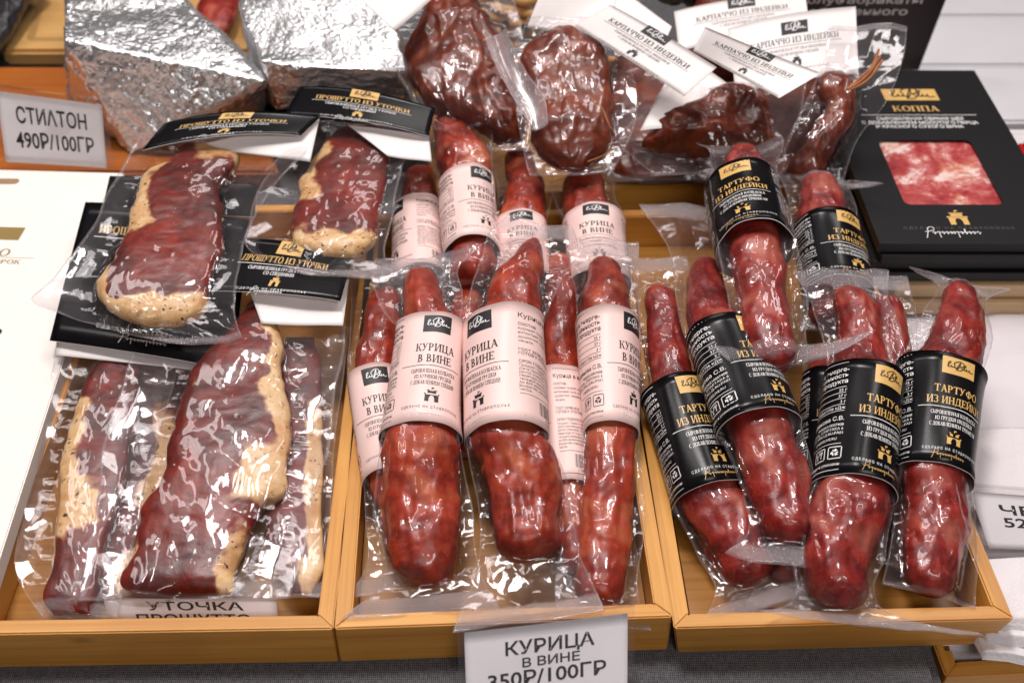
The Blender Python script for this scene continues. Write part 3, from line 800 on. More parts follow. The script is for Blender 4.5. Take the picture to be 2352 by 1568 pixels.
    seal = (sstep(seals[0] + 0.001, seals[0], s2) * (seals[0] > 0) * sstep(0.002, 0.003, s2)
            + sstep(tot - seals[1] - 0.001, tot - seals[1], s2) * (seals[1] > 0) * sstep(tot - 0.002, tot - 0.003, s2))
    uv = np.stack([s2, lat], -1).reshape(-1, 2)
    return mesh_obj(name, V, F, M[mat], parent, uv=np.concatenate([uv, uv]), attrs={'seal': np.concatenate([seal.ravel()] * 2), 'loose': np.concatenate([(sstep(0, .012, out) + 6.0 * ((np.abs(t)[None] > .975) | (s2 < .0018) | (s2 > tot - .0018))).ravel()] * 2)})

def sleeve(parent, top, bot, kind, roll=0.0, H=0.100, flat=0.92, seed=0, zt=None):
    """paper sleeve wrapped round the sausage; top/bot = (x, y, z, half width)"""
    A, B = P(*top[:3]), P(*bot[:3])
    a0, a1 = pxm(top[3], A), pxm(bot[3], B)
    T = (B - A); Hm = np.linalg.norm(T); T /= Hm
    N = UP - (UP @ T) * T; N /= np.linalg.norm(N); L = np.cross(T, N); L *= np.sign(L[0])
    rho = (a0 + a1) / 2 * (1 + flat) / 2
    kx = rho / 0.026                         # artwork scaled to this sleeve
    def surf(u, v, lift=0.0):
        u = np.asarray(u, float) * kx; v = np.asarray(v, float)
        f = 0.5 - v / H; a = a0 + (a1 - a0) * f
        th = u / rho + roll
        w = (1 + 0.028 * np.sin(2 * th + seed) + 0.02 * np.sin(3 * th + seed + 2 * f) + 0.010 * np.sin(7 * th + seed * 2 + 5 * f)
             + .05 * np.abs(2 * f - 1) ** 5 * (.5 + np.sin(2 * th + seed * 1.7)))
        C = A + np.multiply.outer(f * Hm, T)
        return C + np.multiply.outer((a * w + lift) * np.sin(th), L) + np.multiply.outer((a * flat * w + lift) * np.cos(th), N)
    n, m = 12, 96
    uu = np.linspace(-math.pi, math.pi, m, endpoint=False) * rho / kx; vv = np.linspace(H / 2, -H / 2, n)
    U, Vv = np.meshgrid(uu, vv)
    Vo = surf(U.ravel(), Vv.ravel()); Vi = surf(U.ravel(), Vv.ravel(), -0.0005)
    V = [Vo, Vi]; F = grid_faces(n, m, True).tolist() + grid_faces(n, m, True, n * m).tolist()
    mi = [0] * (len(F) // 2) + [7] * (len(F) // 2)
    o = n * m
    for r in (0, n - 1):
        for j in range(m):
            F.append([r * m + j, r * m + (j + 1) % m, o + r * m + (j + 1) % m, o + r * m + j]); mi.append(7)
    apply_design(DES[kind], surf, V, F, mi, 2 * o)
    return mesh_obj('paper_label', np.concatenate(V), F, [M[k] for k in SLOTS[kind]], parent, mi)

def sausage_pack(label, keys, kind, seed, lab=None, roll=0.0, topflap=None, botflap=None, wide=1.3, group=None, flat=0.9, curl=(0, 0), lump=0.24, wave=1.0, sharp=False):
    spn = Spine(keys, flat=flat, blunt=True, sharp=sharp)
    damp = None
    if lab:
        A_, B_ = P(*lab[0][:3]), P(*lab[1][:3]); a0, a1 = pxm(lab[0][3], A_), pxm(lab[1][3], B_)
        ff = ((spn.p - A_) @ (B_ - A_)) / ((B_ - A_) @ (B_ - A_)); w = sstep(-.14, .0, ff) * sstep(1.14, 1.0, ff)
        g = np.clip(ff, 0, 1)
        axp = A_ + np.multiply.outer(ff, B_ - A_); spn.p = spn.p * (1 - w[:, None]) + axp * w[:, None]
        lim = (a0 + (a1 - a0) * g) * .92
        spn.hw = np.where(w > 0, np.minimum(spn.hw, lim + (1 - w) * .03), spn.hw); spn.th = spn.hw * flat
        damp = 1 - .85 * w
        wob = spn.hw.max() * .22 * (1 - w) * fbm(np.stack([spn.s * 17, spn.s * 0 + seed, spn.s * 0], -1), 2, seed)
        spn.p = spn.p + spn.L * wob[:, None]
    base = spn.p[spn.p[:, 2].argmin()].copy(); base[2] -= spn.th.mean()
    o = thing('sausage_pack', label, 'vacuum-packed sausage', base, group)
    body_mesh('sausage', spn, M['chicken' if kind == 'pink' else 'turkey'], o, seed, lump=lump, freq=20, fine=.06, damp=damp)
    hm = spn.hw.max()
    fr = []
    pts = lambda f: spn.at(f)
    rows = []
    def row(f, w):
        p, hw, *_ = pts(f); rows.append([*p, w, w])
    tf, bf = topflap, botflap
    if tf: p = P(*tf[:3]); rows.append([*p, pxm(tf[3], p), pxm(tf[3], p)])
    if lab:
        # sleeve position as a fraction of the centre line
        def frac(k):
            q = P(*k[:3]); return ((spn.p - q) ** 2).sum(1).argmin() / (len(spn.s) - 1)
        f0, f1 = frac(lab[0]), frac(lab[1])
        a0 = pxm(lab[0][3], P(*lab[0][:3])); a1 = pxm(lab[1][3], P(*lab[1][:3]))
        row(0.0, hm * wide); row(f0 * 0.5, hm * (wide * 0.55 + 0.5))
        for f, a in ((f0, a0), ((f0 + f1) / 2, (a0 + a1) / 2), (f1, a1)): row(f, a * 0.95)
        row((1 + f1) / 2, hm * (wide * 0.5 + 0.55)); row(1.0, hm * wide)
    else:
        for f in (0, .25, .5, .75, 1): row(f, hm * (1.1 + (wide - 1.1) * abs(2 * f - 1)))
    if bf: p = P(*bf[:3]); rows.append([*p, pxm(bf[3], p), pxm(bf[3], p)])
    film_mesh(o, spn, rows, seed, world_rows=True, seals=(0.013 if tf else 0, 0.013 if bf else 0), curl=curl, wave=wave)
    if lab: sleeve(o, lab[0], lab[1], kind, roll, seed=seed)
    return o

def card(name, parent, corners, kind=None, size=(110, 52), bend=0.0, mats=None, n=24, m=10, th=0.0004, twist=0.0):
    """thin printed card through four corners (top left, top right, bottom right, bottom left)"""
    c = [P(*k) for k in corners]; W, H = size[0] * 1e-3, size[1] * 1e-3
    nrm = np.cross(c[1] - c[0], c[3] - c[0]); nrm /= np.linalg.norm(nrm)
    if nrm[2] * 1 + nrm[1] * -0.5 < 0: nrm = -nrm
    def surf(u, v, lift=0.0):
        a = np.asarray(u) / W + 0.5; b = 0.5 - np.asarray(v) / H
        p = (np.multiply.outer((1 - a) * (1 - b), c[0]) + np.multiply.outer(a * (1 - b), c[1])
             + np.multiply.outer(a * b, c[2]) + np.multiply.outer((1 - a) * b, c[3]))
        bd = bend * (1 - (2 * a - 1) ** 2) + twist * (2 * a - 1) * (2 * b - 1) + lift + 0.0006 * np.sin(a * 5 + b * 3)
        return p + np.multiply.outer(bd, nrm)
    uu = np.linspace(-W / 2, W / 2, n); vv = np.linspace(H / 2, -H / 2, m); U, Vv = np.meshgrid(uu, vv)
    V = [surf(U.ravel(), Vv.ravel()), surf(U.ravel(), Vv.ravel(), -th)]
    o = n * m
    F = grid_faces(m, n).tolist() + grid_faces(m, n, off=o).tolist(); mi = [0] * (len(F) // 2) + [7] * (len(F) // 2)
    for i in range(m - 1):
        for a in (0, n - 1): F.append([i * n + a, (i + 1) * n + a, o + (i + 1) * n + a, o + i * n + a]); mi.append(7)
    for j in range(n - 1):
        for r in (0, m - 1): F.append([r * n + j, r * n + j + 1, o + r * n + j + 1, o + r * n + j]); mi.append(7)
    d = kind if isinstance(kind, Design) else (DES[kind] if kind else None)
    ms = mats or SLOTS[kind if isinstance(kind, str) else 'carp']
    if d: apply_design(d, surf, V, F, mi, 2 * o)
    return mesh_obj(name, np.concatenate(V), F, [M[k] for k in ms], parent, mi)

WHITE8 = ['white'] * 8
def rowkeys(rows):        # (y, x left, x right, z)
    return [((a + b) / 2, y, z, (b - a) / 2) for y, a, b, z in rows]
def bagrows(rows):        # (y, x left, x right, z) -> centre line rows
    return [((a + b) / 2, y, z, (b - a) / 2, (b - a) / 2) for y, a, b, z in rows]

# ------------------------------------------------------------------ boards and trays
def prism(bm, pts_top, pts_bot, uvl, ulen=None):
    """closed prism between two rings with grain along its first edge"""
    n = len(pts_top)
    vt = [bm.verts.new(tuple(p)) for p in pts_top]; vb = [bm.verts.new(tuple(p)) for p in pts_bot]
    ax = np.array(pts_top[1]) - np.array(pts_top[0]); ax = ax / np.linalg.norm(ax)
    fs = [bm.faces.new(vt), bm.faces.new(vb[::-1])] + [bm.faces.new((vt[i], vb[i], vb[(i + 1) % n], vt[(i + 1) % n])) for i in range(n)]
    for f in fs:
        f.normal_update(); nn = np.array(f.normal)
        bx = np.cross(nn, ax); l = np.linalg.norm(bx)
        bx = bx / l if l > 0.3 else np.array([0, 0, 1.0])
        ax2 = ax if l > 0.3 else np.cross(bx, nn)
        for lp in f.loops:
            co = np.array(lp.vert.co); lp[uvl].uv = (co @ ax2 + uvl_off[0], co @ bx + uvl_off[1])
uvl_off = [0.0, 0.0]
RND = random.Random(5)
def wood_part(name, top, bot, mat, parent, bevel=0.0012):
    bm = bmesh.new(); uvl = bm.loops.layers.uv.new('uv')
    uvl_off[0], uvl_off[1] = RND.random() * 3, RND.random() * 3
    prism(bm, top, bot, uvl)
    bmesh.ops.recalc_face_normals(bm, faces=bm.faces)
    if bevel: bmesh.ops.bevel(bm, geom=bm.edges[:], offset=bevel, segments=2, affect='EDGES')
    return bm_obj(name, bm, mat, parent)
def tray(label, fl, fr, length, h, zb, wall=0.010, taper=0.0, mat='bamboo', group=None):
    a, b = P(*fl), P(*fr); a[2] = b[2] = zb
    ux = (b - a) / np.linalg.norm(b - a); uy = np.array([-ux[1], ux[0], 0]); w = np.linalg.norm(b - a)
    o = thing('bamboo_tray', label, 'tray', a + ux * w / 2 + uy * length / 2, group)
    q = lambda x, y, z: a + ux * x + uy * y + np.array([0, 0, z])
    O = [(0, 0), (w, 0), (w, length), (0, length)]; I = [(wall, wall), (w - wall, wall), (w - wall, length - wall), (wall, length - wall)]
    tp = taper
    cx, cy = w / 2, length / 2
    for k in range(4):
        k2 = (k + 1) % 4
        top = [q(*O[k], h), q(*O[k2], h), q(*I[k2], h), q(*I[k], h)]
        sh = lambda v: (v[0] + (tp if v[0] < cx else -tp), v[1] + (tp if v[1] < cy else -tp))
        bot = [q(*sh(O[k]), 0.0), q(*sh(O[k2]), 0.0), q(*sh(I[k2]), 0.0), q(*sh(I[k]), 0.0)]
        wood_part('side_board', top, bot, M[mat], o, 0.0009)
    e = wall + 0.0005 + tp
    wood_part('base_board', [q(e, e, .007), q(w - e, e, .007), q(w - e, length - e, .007), q(e, length - e, .007)],
              [q(e, e, .001), q(w - e, e, .001), q(w - e, length - e, .001), q(e, length - e, .001)], M['base'], o, 0)
    return o

# ------------------------------------------------------------------ the setting
def slab(name, x0, x1, y0, y1, z0, z1, mat, kind='structure', bevel=0.004, label=None, cat=None, sub=0, amp=0.0):
    bm = bmesh.new()
    bmesh.ops.create_cube(bm, size=1)
    for v in bm.verts:
        v.co = ((x0 + x1) / 2 + v.co.x * (x1 - x0), (y0 + y1) / 2 + v.co.y * (y1 - y0), (z0 + z1) / 2 + v.co.z * (z1 - z0))
    if bevel: bmesh.ops.bevel(bm, geom=bm.edges[:], offset=bevel, segments=3, affect='EDGES')
    o = bm_obj(name, bm, mat)
    return tag(o, label, cat, kind=kind)
xe = P(2163, 1530, 0)[0]
slab('floor', -6, 6, -3, 9, -0.80, -0.75, plain('grey_floor', (0.16, 0.15, 0.15), 0.6))
slab('table', -2.2, 2.2, -0.5, 2.6, -0.09, -0.06, M['plank'])
slab('table_cover', -1.6, xe, 0.20, 1.30, -0.058, 0.0, M['linen'], bevel=0.008)

def sheet(name, x0, x1, y0, y1, z, mat, seed, amp, n=120, m=120, freq=6, folds=()):
    xs, ys = np.linspace(x0, x1, m), np.linspace(y0, y1, n); X, Y = np.meshgrid(xs, ys)
    p = np.stack([X, Y, np.zeros_like(X)], -1)
    Z = z + amp * fbm(p * freq, 4, seed)
    for (ax, ay, bx, by, h, w) in folds:
        d = np.array([bx - ax, by - ay]); L = np.linalg.norm(d); d = d / L
        s = (X - ax) * d[0] + (Y - ay) * d[1]; r = -(X - ax) * d[1] + (Y - ay) * d[0]
        Z = Z + h * np.exp(-(r / w) ** 2) * sstep(-0.02, 0.02, s) * sstep(L + 0.02, L - 0.02, s) + h * 0.6 * sstep(0, w * 2, r) * sstep(w * 20, w * 3, r)
    V = np.stack([X, Y, Z], -1).reshape(-1, 3)
    Vb = V - np.array([0, 0, 0.0015]); o = n * m
    F = np.concatenate([grid_faces(n, m), grid_faces(n, m, off=o)[:, ::-1]])
    F = F.tolist()
    for i in range(n - 1):
        for a in (0, m - 1): F.append([i * m + a, (i + 1) * m + a, o + (i + 1) * m + a, o + i * m + a])
    for j in range(m - 1):
        for r in (0, n - 1): F.append([r * m + j, r * m + j + 1, o + r * m + j + 1, o + r * m + j])
    return mesh_obj(name, np.concatenate([V, Vb]), F, mat)
yk = P(2300, 1500, 0)[1]
slab('table_base', xe + 0.004, 1.5, yk + 0.01, 1.02, -0.058, -0.006, M['cloth'], bevel=0.006)
fa, fb = P(2280, 760, 0), P(2420, 930, 0)
wc = sheet('white_cloth', xe + 0.003, 1.3, P(2300, 1250, 0)[1], 1.0, -0.001, M['cloth'], 3, 0.0022, folds=((fa[0], fa[1], fb[0], fb[1], 0.004, 0.006),))
tag(wc, 'white cloth with a crease spread to the right of the trays', 'cloth')
for k, y in enumerate((1.03, 1.145, 1.26, 1.375)):
    slab('table', 0.30, 1.9, y, y + 0.112, -0.058, -0.006 + 0.0004 * k, M['plank'], bevel=0.003)

# ------------------------------------------------------------------ bamboo trays
TR = 0.035
tray('long bamboo tray on the left holding duck breast packs', (-95, 1457, TR), (765, 1443, TR), 0.43, TR, 0.0)
tray('bamboo tray in the middle holding the pink labelled sausages', (768, 1443, TR), (1545, 1415, TR), 0.415, TR, 0.0)
tray('bamboo tray with sloping sides holding the black labelled sausages', (1548, 1442, TR), (2330, 1421, TR), 0.42, TR, 0.0, taper=0.006)
tray('bamboo tray at the back holding dark smoked turkey pieces', (985, 448, TR), (1992, 424, TR), 0.24, TR, 0.0)
tray('low bamboo tray with a dark bottom at the lower right corner', (2172, 1552, -0.012), (2960, 1512, -0.012), 0.12, 0.045, -0.057)

# ------------------------------------------------------------------ sausages with pink labels
gp = 'sausages with pink labels'
def pk(label, *a, **k): return sausage_pack(label, *a[:1], 'pink', *a[1:], group=gp, **k)
pk('leftmost sausage of the back row in the middle tray, its pink label half covered',
   [(960, 398, .06, 34), (964, 440, .06, 44), (962, 480, .058, 46), (962, 600, .05, 44), (966, 690, .045, 30)], 11,
   lab=((958, 480, .058, 54), (962, 642, .05, 60)), roll=-1.0, wide=1.35)
pk('tallest sausage in the back row, its pink label showing the black logo on the right',
   [(1034, 262, .095, 22), (1046, 320, .09, 54), (1058, 380, .085, 66), (1068, 420, .08, 60), (1078, 570, .07, 52), (1080, 655, .062, 36)], 12,
   lab=((1072, 422, .08, 64), (1084, 584, .07, 66)), roll=0.58, topflap=(1085, 235, .10, 115), wide=1.5, curl=(0.0, 0.01))
pk('back row sausage with pink label veiled by a clear bag, right of the tallest',
   [(1192, 354, .07, 34), (1198, 400, .07, 42), (1206, 450, .068, 48), (1206, 515, .066, 50), (1204, 610, .06, 44), (1206, 660, .055, 30)], 13,
   lab=((1196, 522, .066, 62), (1204, 650, .058, 64)), roll=0.0, wide=1.6)
pk('rightmost sausage in the back row of the middle tray under the round smoked piece',
   [(1338, 404, .07, 36), (1345, 440, .068, 48), (1357, 500, .066, 58), (1366, 600, .06, 52), (1372, 690, .05, 34)], 14,
   lab=((1364, 512, .066, 70), (1376, 664, .058, 74)), roll=0.0, wide=1.45)
pk('sausage lying low between two front ones, seen only as a dark top',
   [(1076, 655, .05, 26), (1076, 700, .05, 38), (1072, 780, .045, 42), (1075, 900, .035, 40), (1080, 1050, .03, 30)], 15, wide=1.5)
pk('leftmost sausage of the front row, its pink label partly behind the next pack',
   [(884, 668, .06, 26), (880, 720, .06, 46), (870, 800, .055, 56), (874, 870, .05, 58), (892, 1000, .04, 62), (908, 1110, .034, 62), (920, 1200, .03, 54), (930, 1285, .028, 30)], 16,
   lab=((866, 872, .05, 70), (906, 1104, .035, 72)), roll=0.0, wide=1.45, topflap=(860, 600, .065, 66), botflap=(905, 1350, .03, 110))
pk('thin sausage between two front ones, its pink label lowest of all',
   [(1284, 588, .062, 28), (1290, 640, .06, 40), (1292, 735, .055, 46), (1290, 860, .047, 50), (1300, 1130, .032, 48), (1310, 1230, .028, 44), (1325, 1310, .026, 24)], 17,
   lab=((1282, 868, .048, 60), (1305, 1128, .033, 62)), roll=-1.3, wide=1.25)
pk('thick front sausage second from the left, its pink label facing straight up',
   [(952, 620, .09, 24), (960, 670, .088, 46), (974, 738, .085, 58), (972, 870, .075, 76), (968, 1005, .063, 86), (977, 1100, .055, 92), (980, 1240, .044, 86), (985, 1344, .036, 44)], 18,
   lab=((990, 752, .084, 74), (966, 1006, .063, 90)), roll=0.28, wide=1.32, topflap=(985, 575, .10, 120), botflap=(965, 1410, .036, 190), flat=0.85)
pk('pointed front sausage whose pink label shows the ingredients panel and bar code',
   [(1230, 546, .10, 14), (1212, 590, .098, 38), (1188, 660, .095, 60), (1175, 738, .09, 70), (1165, 870, .08, 84), (1165, 1008, .066, 90), (1182, 1100, .056, 98), (1200, 1190, .048, 84), (1215, 1282, .042, 40)], 19, sharp=True,
   lab=((1157, 745, .09, 94), (1163, 1010, .066, 99)), roll=-0.72, wide=1.25, topflap=(1240, 500, .11, 75), botflap=(1215, 1425, .045, 175), flat=0.85)
pk('rightmost front sausage in the middle tray, its pink label turned to the nutrition panel',
   [(1394, 597, .085, 28), (1392, 650, .083, 50), (1390, 735, .078, 66), (1396, 860, .068, 68), (1404, 1000, .055, 60), (1402, 1100, .046, 64), (1394, 1200, .038, 66), (1386, 1300, .032, 60), (1380, 1386, .028, 30)], 20,
   lab=((1396, 742, .078, 77), (1404, 996, .055, 66)), roll=0.82, wide=1.3, topflap=(1400, 545, .092, 70), botflap=(1392, 1432, .03, 105), flat=0.85)

# ------------------------------------------------------------------ sausages with black labels
gb = 'sausages with black labels'
def bk(label, *a, **k): return sausage_pack(label, *a[:1], 'black', *a[1:], group=gb, **k)
bk('sausage whose black label is almost hidden, lying under the second from the right',
   [(1900, 800, .045, 30), (1895, 870, .043, 44), (1885, 1000, .036, 46), (1880, 1130, .03, 44), (1880, 1230, .028, 26)], 31,
   lab=((1898, 872, .046, 54), (1888, 1116, .034, 56)), roll=0.2, wide=1.3)
bk('sausage added low in the right tray to darken the shaded gap near the front',
   [(1770, 1010, .028, 34), (1785, 1100, .027, 44), (1800, 1220, .024, 46), (1812, 1335, .022, 34)], 39, wide=1.6, botflap=(1820, 1400, .02, 110))  # added filler, stands in for the dark shadow on the tray floor
bk('sausage without visible label in the shade beside the right tray wall',
   [(2030, 690, .055, 34), (2040, 760, .052, 46), (2055, 880, .045, 46), (2075, 1050, .036, 44), (2090, 1200, .03, 44), (2095, 1310, .028, 26)], 32, wide=1.5, topflap=(2010, 630, .06, 70))
bk('sausage leaning at the left wall of the right tray, its black label cut by another',
   [(1510, 664, .07, 26), (1520, 720, .068, 42), (1530, 800, .063, 48), (1550, 895, .056, 60), (1630, 1140, .038, 78), (1684, 1240, .034, 72), (1735, 1338, .03, 36)], 33,
   lab=((1546, 897, .057, 77), (1633, 1148, .040, 93)), roll=0.34, wide=1.3, topflap=(1492, 585, .078, 85), botflap=(1740, 1400, .034, 160))
bk('sausage at the back of the right tray, black label cut by a ribbed bag seam',
   [(1886, 404, .085, 34), (1893, 450, .082, 52), (1897, 525, .076, 66), (1915, 650, .062, 64), (1932, 760, .052, 40)], 34,
   lab=((1898, 530, .077, 82), (1925, 682, .064, 84)), roll=0.46, wide=1.35, topflap=(1950, 420, .088, 80))
bk('sausage whose black label shows recycling and food symbols, under a crossing bag seam',
   [(1612, 604, .075, 32), (1624, 680, .08, 52), (1655, 770, .084, 66), (1740, 985, .074, 74), (1778, 1085, .066, 72), (1806, 1165, .06, 64), (1806, 1244, .056, 36)], 35,
   lab=((1664, 772, .085, 90), (1746, 990, .075, 99)), roll=0.58, wide=1.25, topflap=(1570, 476, .08, 100), botflap=(1790, 1290, .058, 130))
bk('dark red sausage leaning over the right tray wall, black label reading in full',
   [(2210, 654, .085, 24), (2212, 700, .084, 46), (2194, 790, .08, 64), (2166, 850, .075, 72), (2146, 1095, .058, 76), (2150, 1180, .052, 76), (2145, 1280, .045, 66), (2140, 1368, .04, 40)], 36,
   lab=((2160, 856, .076, 93), (2144, 1100, .059, 85)), roll=0.20, wide=1.32, topflap=(2205, 640, .09, 115))
bk('sausage second from the right, black label slanting, bag end over the tray front',
   [(1944, 666, .09, 30), (1956, 716, .088, 50), (1978, 800, .084, 54), (1985, 868, .08, 66), (1960, 1125, .062, 84), (1946, 1200, .056, 94), (1934, 1290, .05, 86), (1938, 1394, .044, 40)], 37,
   lab=((1985, 868, .082, 85), (1960, 1132, .064, 94)), roll=0.50, wide=1.22, topflap=(1930, 620, .095, 110), botflap=(2005, 1430, .048, 265))
bk('topmost bright red sausage lying across the right tray, black label with composition panel',
   [(1702, 344, .112, 26), (1710, 400, .112, 54), (1720, 490, .112, 68), (1740, 600, .108, 64), (1754, 690, .104, 62), (1774, 780, .099, 58), (1792, 850, .095, 34)], 38,
   lab=((1702, 430, .113, 84), (1734, 574, .110, 93)), roll=-0.36, wide=1.4, topflap=(1690, 335, .116, 90), botflap=(1820, 790, .105, 185), curl=(0.004, 0.01))

# ------------------------------------------------------------------ duck breast packs
gd = 'duck breast packs'
def duck_pack(label, rows, bag, seed, fat, z_flat=0.33, wr=0.8, lump=0.13, seals=(0, 0.010), curl=(0, 0)):
    spn = Spine(rowkeys(rows), n=170, flat=z_flat, lateral='x', cap=False)
    jag = spn.hw.mean() * .10 * fbm(np.stack([spn.s * 26, spn.s * 0, spn.s * 0 + seed], -1), 3, seed)
    spn.p = spn.p + np.multiply.outer(jag, [1.0, 0, 0]); spn.hw = spn.hw * (1 + .10 * fbm(np.stack([spn.s * 26, spn.s * 0 + 3, spn.s * 0 + seed], -1), 3, seed + 1))
    d = np.minimum(spn.s, spn.len - spn.s); c = 0.012
    spn.th = spn.hw.max() * z_flat * np.sqrt(np.clip(1 - np.clip((c - d) / c, 0, 1) ** 2, 0.003, 1)) * (0.75 + 0.25 * spn.hw / spn.hw.max())
    base = spn.p[spn.p[:, 2].argmin()].copy(); base[2] -= spn.th.max()
    o = thing('duck_breast_pack', label, 'vacuum-packed meat', base, gd)
    body_mesh('duck_breast', spn, M['duck'], o, seed, m=96, lump=lump, fine=0.05, fat=fat, power=2.7, freq=30)
    film_mesh(o, spn, bagrows(bag), seed, lateral='x', seals=seals, ns=190, nt=110, wr=wr, curl=curl)
    return o
bx = lambda x, a, b: float(1) * sstep(a, b, x)
def fat_a(f, t):      # front pack: fat on the right flank and lower right corner
    r = sstep(.50, .76, t) * sstep(.10, .2, f) * sstep(.78, .70, f)
    c = sstep(-.05, .35, t) * sstep(.50, .60, f) * sstep(.76, .70, f)
    n = sstep(.25, .15, f) * sstep(.0, .5, t)
    l = sstep(-.84, -.96, t) * sstep(.75, .9, f)
    return np.clip(np.maximum.reduce([r, c, n, l, sstep(.55, .8, t) * sstep(.75, .85, f) * .8]), 0, 1)
def fat_b(f, t):
    return np.maximum(sstep(-.25, -.6, t) * sstep(.14, .25, f) * sstep(.8, .72, f), sstep(.52, .60, f) * sstep(.74, .68, f) * sstep(.75, .45, t))
def fat_c(f, t):
    return np.maximum(sstep(.25, .55, t) * sstep(.2, .4, f), sstep(.80, .92, f) * sstep(-.3, .2, t))
def fat_d(f, t):
    top = sstep(.22, .10, f) * sstep(-.35, .0, t)
    left = sstep(-.40, -.70, t) * sstep(.12, .18, f) * sstep(.62, .5, f)
    rim = np.maximum(sstep(.86, .92, f), sstep(-.78, -.92, t) * sstep(.4, .6, f))
    edge = sstep(.9, .97, t) * sstep(.3, .2, f)
    return np.maximum.reduce([top, left, rim, edge, sstep(.80, .95, t) * sstep(.55, .8, f) * .7])
def fat_e(f, t):
    return np.maximum.reduce([sstep(-.30, -.65, t) * sstep(.1, .2, f) * sstep(.7, .6, f), sstep(.80, .88, f), sstep(.1, .0, f) * sstep(.4, .0, t)])
da = duck_pack('largest duck breast pack, in the middle of the left tray, fat along its right side',
   [(690, 575, 660, .066), (730, 556, 640, .066), (770, 520, 640, .065), (803, 484, 642, .064), (893, 424, 660, .058), (1028, 386, 665, .05), (1078, 373, 662, .047), (1136, 353, 655, .043), (1169, 339, 612, .041), (1230, 319, 570, .037), (1297, 296, 546, .033), (1345, 276, 543, .031), (1368, 300, 530, .030)],
   [(715, 420, 790, .068), (800, 318, 792, .064), (900, 275, 770, .058), (1050, 240, 742, .05), (1200, 212, 715, .041), (1300, 192, 690, .036), (1375, 184, 660, .032)], 51, fat_a, 0.24, 1.0, seals=(0, 0))
db = duck_pack('narrow duck breast pack at the left wall of the left tray, left edge fatty',
   [(808, 262, 330, .05), (860, 215, 325, .048), (927, 180, 318, .045), (1045, 146, 300, .039), (1112, 139, 285, .036), (1179, 133, 265, .033), (1247, 129, 245, .03), (1314, 113, 232, .027), (1381, 104, 222, .024), (1412, 125, 205, .023)],
   [(790, 130, 420, .052), (900, 105, 400, .047), (1050, 80, 350, .04), (1200, 45, 310, .034), (1330, 40, 290, .028), (1416, 95, 270, .024)], 52, fat_b, 0.30)
dc = duck_pack('duck breast pack at the right wall of the left tray, partly under the largest pack',
   [(775, 655, 720, .052), (850, 640, 738, .048), (950, 628, 744, .043), (1050, 612, 746, .038), (1150, 605, 742, .034), (1250, 612, 740, .031), (1320, 640, 738, .028), (1364, 680, 712, .026)],
   [(752, 600, 800, .054), (850, 580, 790, .048), (1000, 560, 772, .04), (1200, 545, 762, .033), (1370, 540, 745, .027)], 53, fat_c, 0.24)
du = duck_pack('lowest duck breast pack in the left tray, a dark strip between two others',
   [(800, 300, 430, .022), (900, 265, 420, .021), (1050, 225, 400, .02), (1200, 200, 370, .019), (1330, 185, 330, .018), (1365, 200, 300, .018)],
   [(780, 250, 470, .023), (900, 235, 450, .021), (1100, 190, 420, .02), (1375, 160, 350, .018)], 56, fat_c, 0.2)
dd = duck_pack('duck breast pack on top at the upper left, pale fatty rim at its lower end',
   [(334, 412, 500, .112), (356, 396, 534, .111), (380, 383, 541, .110), (403, 336, 520, .109), (437, 319, 506, .108), (470, 312, 511, .106), (524, 296, 514, .103), (557, 282, 511, .101), (608, 252, 501, .098), (658, 228, 483, .094), (692, 240, 470, .091), (732, 290, 442, .088), (750, 335, 405, .086)],
   [(318, 330, 720, .113), (380, 300, 690, .111), (460, 250, 620, .107), (550, 205, 575, .102), (640, 130, 555, .096), (695, 78, 545, .092), (740, 190, 548, .089), (790, 380, 562, .085)], 54, fat_d, 0.26, curl=(0.004, 0.008))
de = duck_pack('smaller duck breast pack beside the tallest sausage, pale fat across its lower end',
   [(294, 785, 885, .104), (340, 745, 892, .103), (400, 706, 886, .101), (450, 690, 876, .099), (500, 673, 868, .097), (540, 668, 865, .095), (575, 690, 846, .093), (592, 750, 815, .092)],
   [(285, 690, 985, .105), (350, 660, 945, .103), (430, 610, 915, .10), (520, 575, 900, .096), (580, 570, 885, .093), (640, 700, 905, .09)], 55, fat_e, 0.28, curl=(0.006, 0.004))
BLK = SLOTS['duck']
card('header_card', da, [(545, 548, .094), (812, 585, .092), (782, 693, .084), (458, 668, .088)], 'duck', (104, 46), 0.004)
card('card_back', da, [(575, 672, .082), (802, 640, .080), (788, 748, .074), (600, 742, .076)], None, (100, 40), 0.0, WHITE8)
card('header_card', db, [(196, 464, .074), (575, 505, .076), (535, 852, .064), (114, 782, .062)], 'tall', (100, 124), 0.003)
card('card_back', db, [(132, 770, .058), (535, 800, .060), (520, 862, .056), (128, 815, .056)], None, (100, 30), 0.002, WHITE8)
card('header_card', dc, [(252, 404, .070), (590, 420, .074), (585, 500, .07), (236, 480, .066)], None, (90, 50), 0.0, BLK)
card('header_card', dd, [(378, 283, .126), (736, 267, .134), (692, 313, .128), (326, 346, .120)], 'duck', (104, 50), 0.008)
card('card_back', dd, [(470, 330, .1225), (734, 272, .131), (712, 372, .117), (520, 348, .1165)], None, (100, 40), 0.002, WHITE8)
card('header_card', de, [(690, 199, .13), (1000, 248, .128), (985, 314, .122), (654, 264, .124)], 'duck', (104, 46), 0.006)
card('card_back', de, [(800, 288, .120), (985, 310, .120), (992, 372, .112), (890, 358, .112)], None, (100, 40), 0.0, WHITE8)

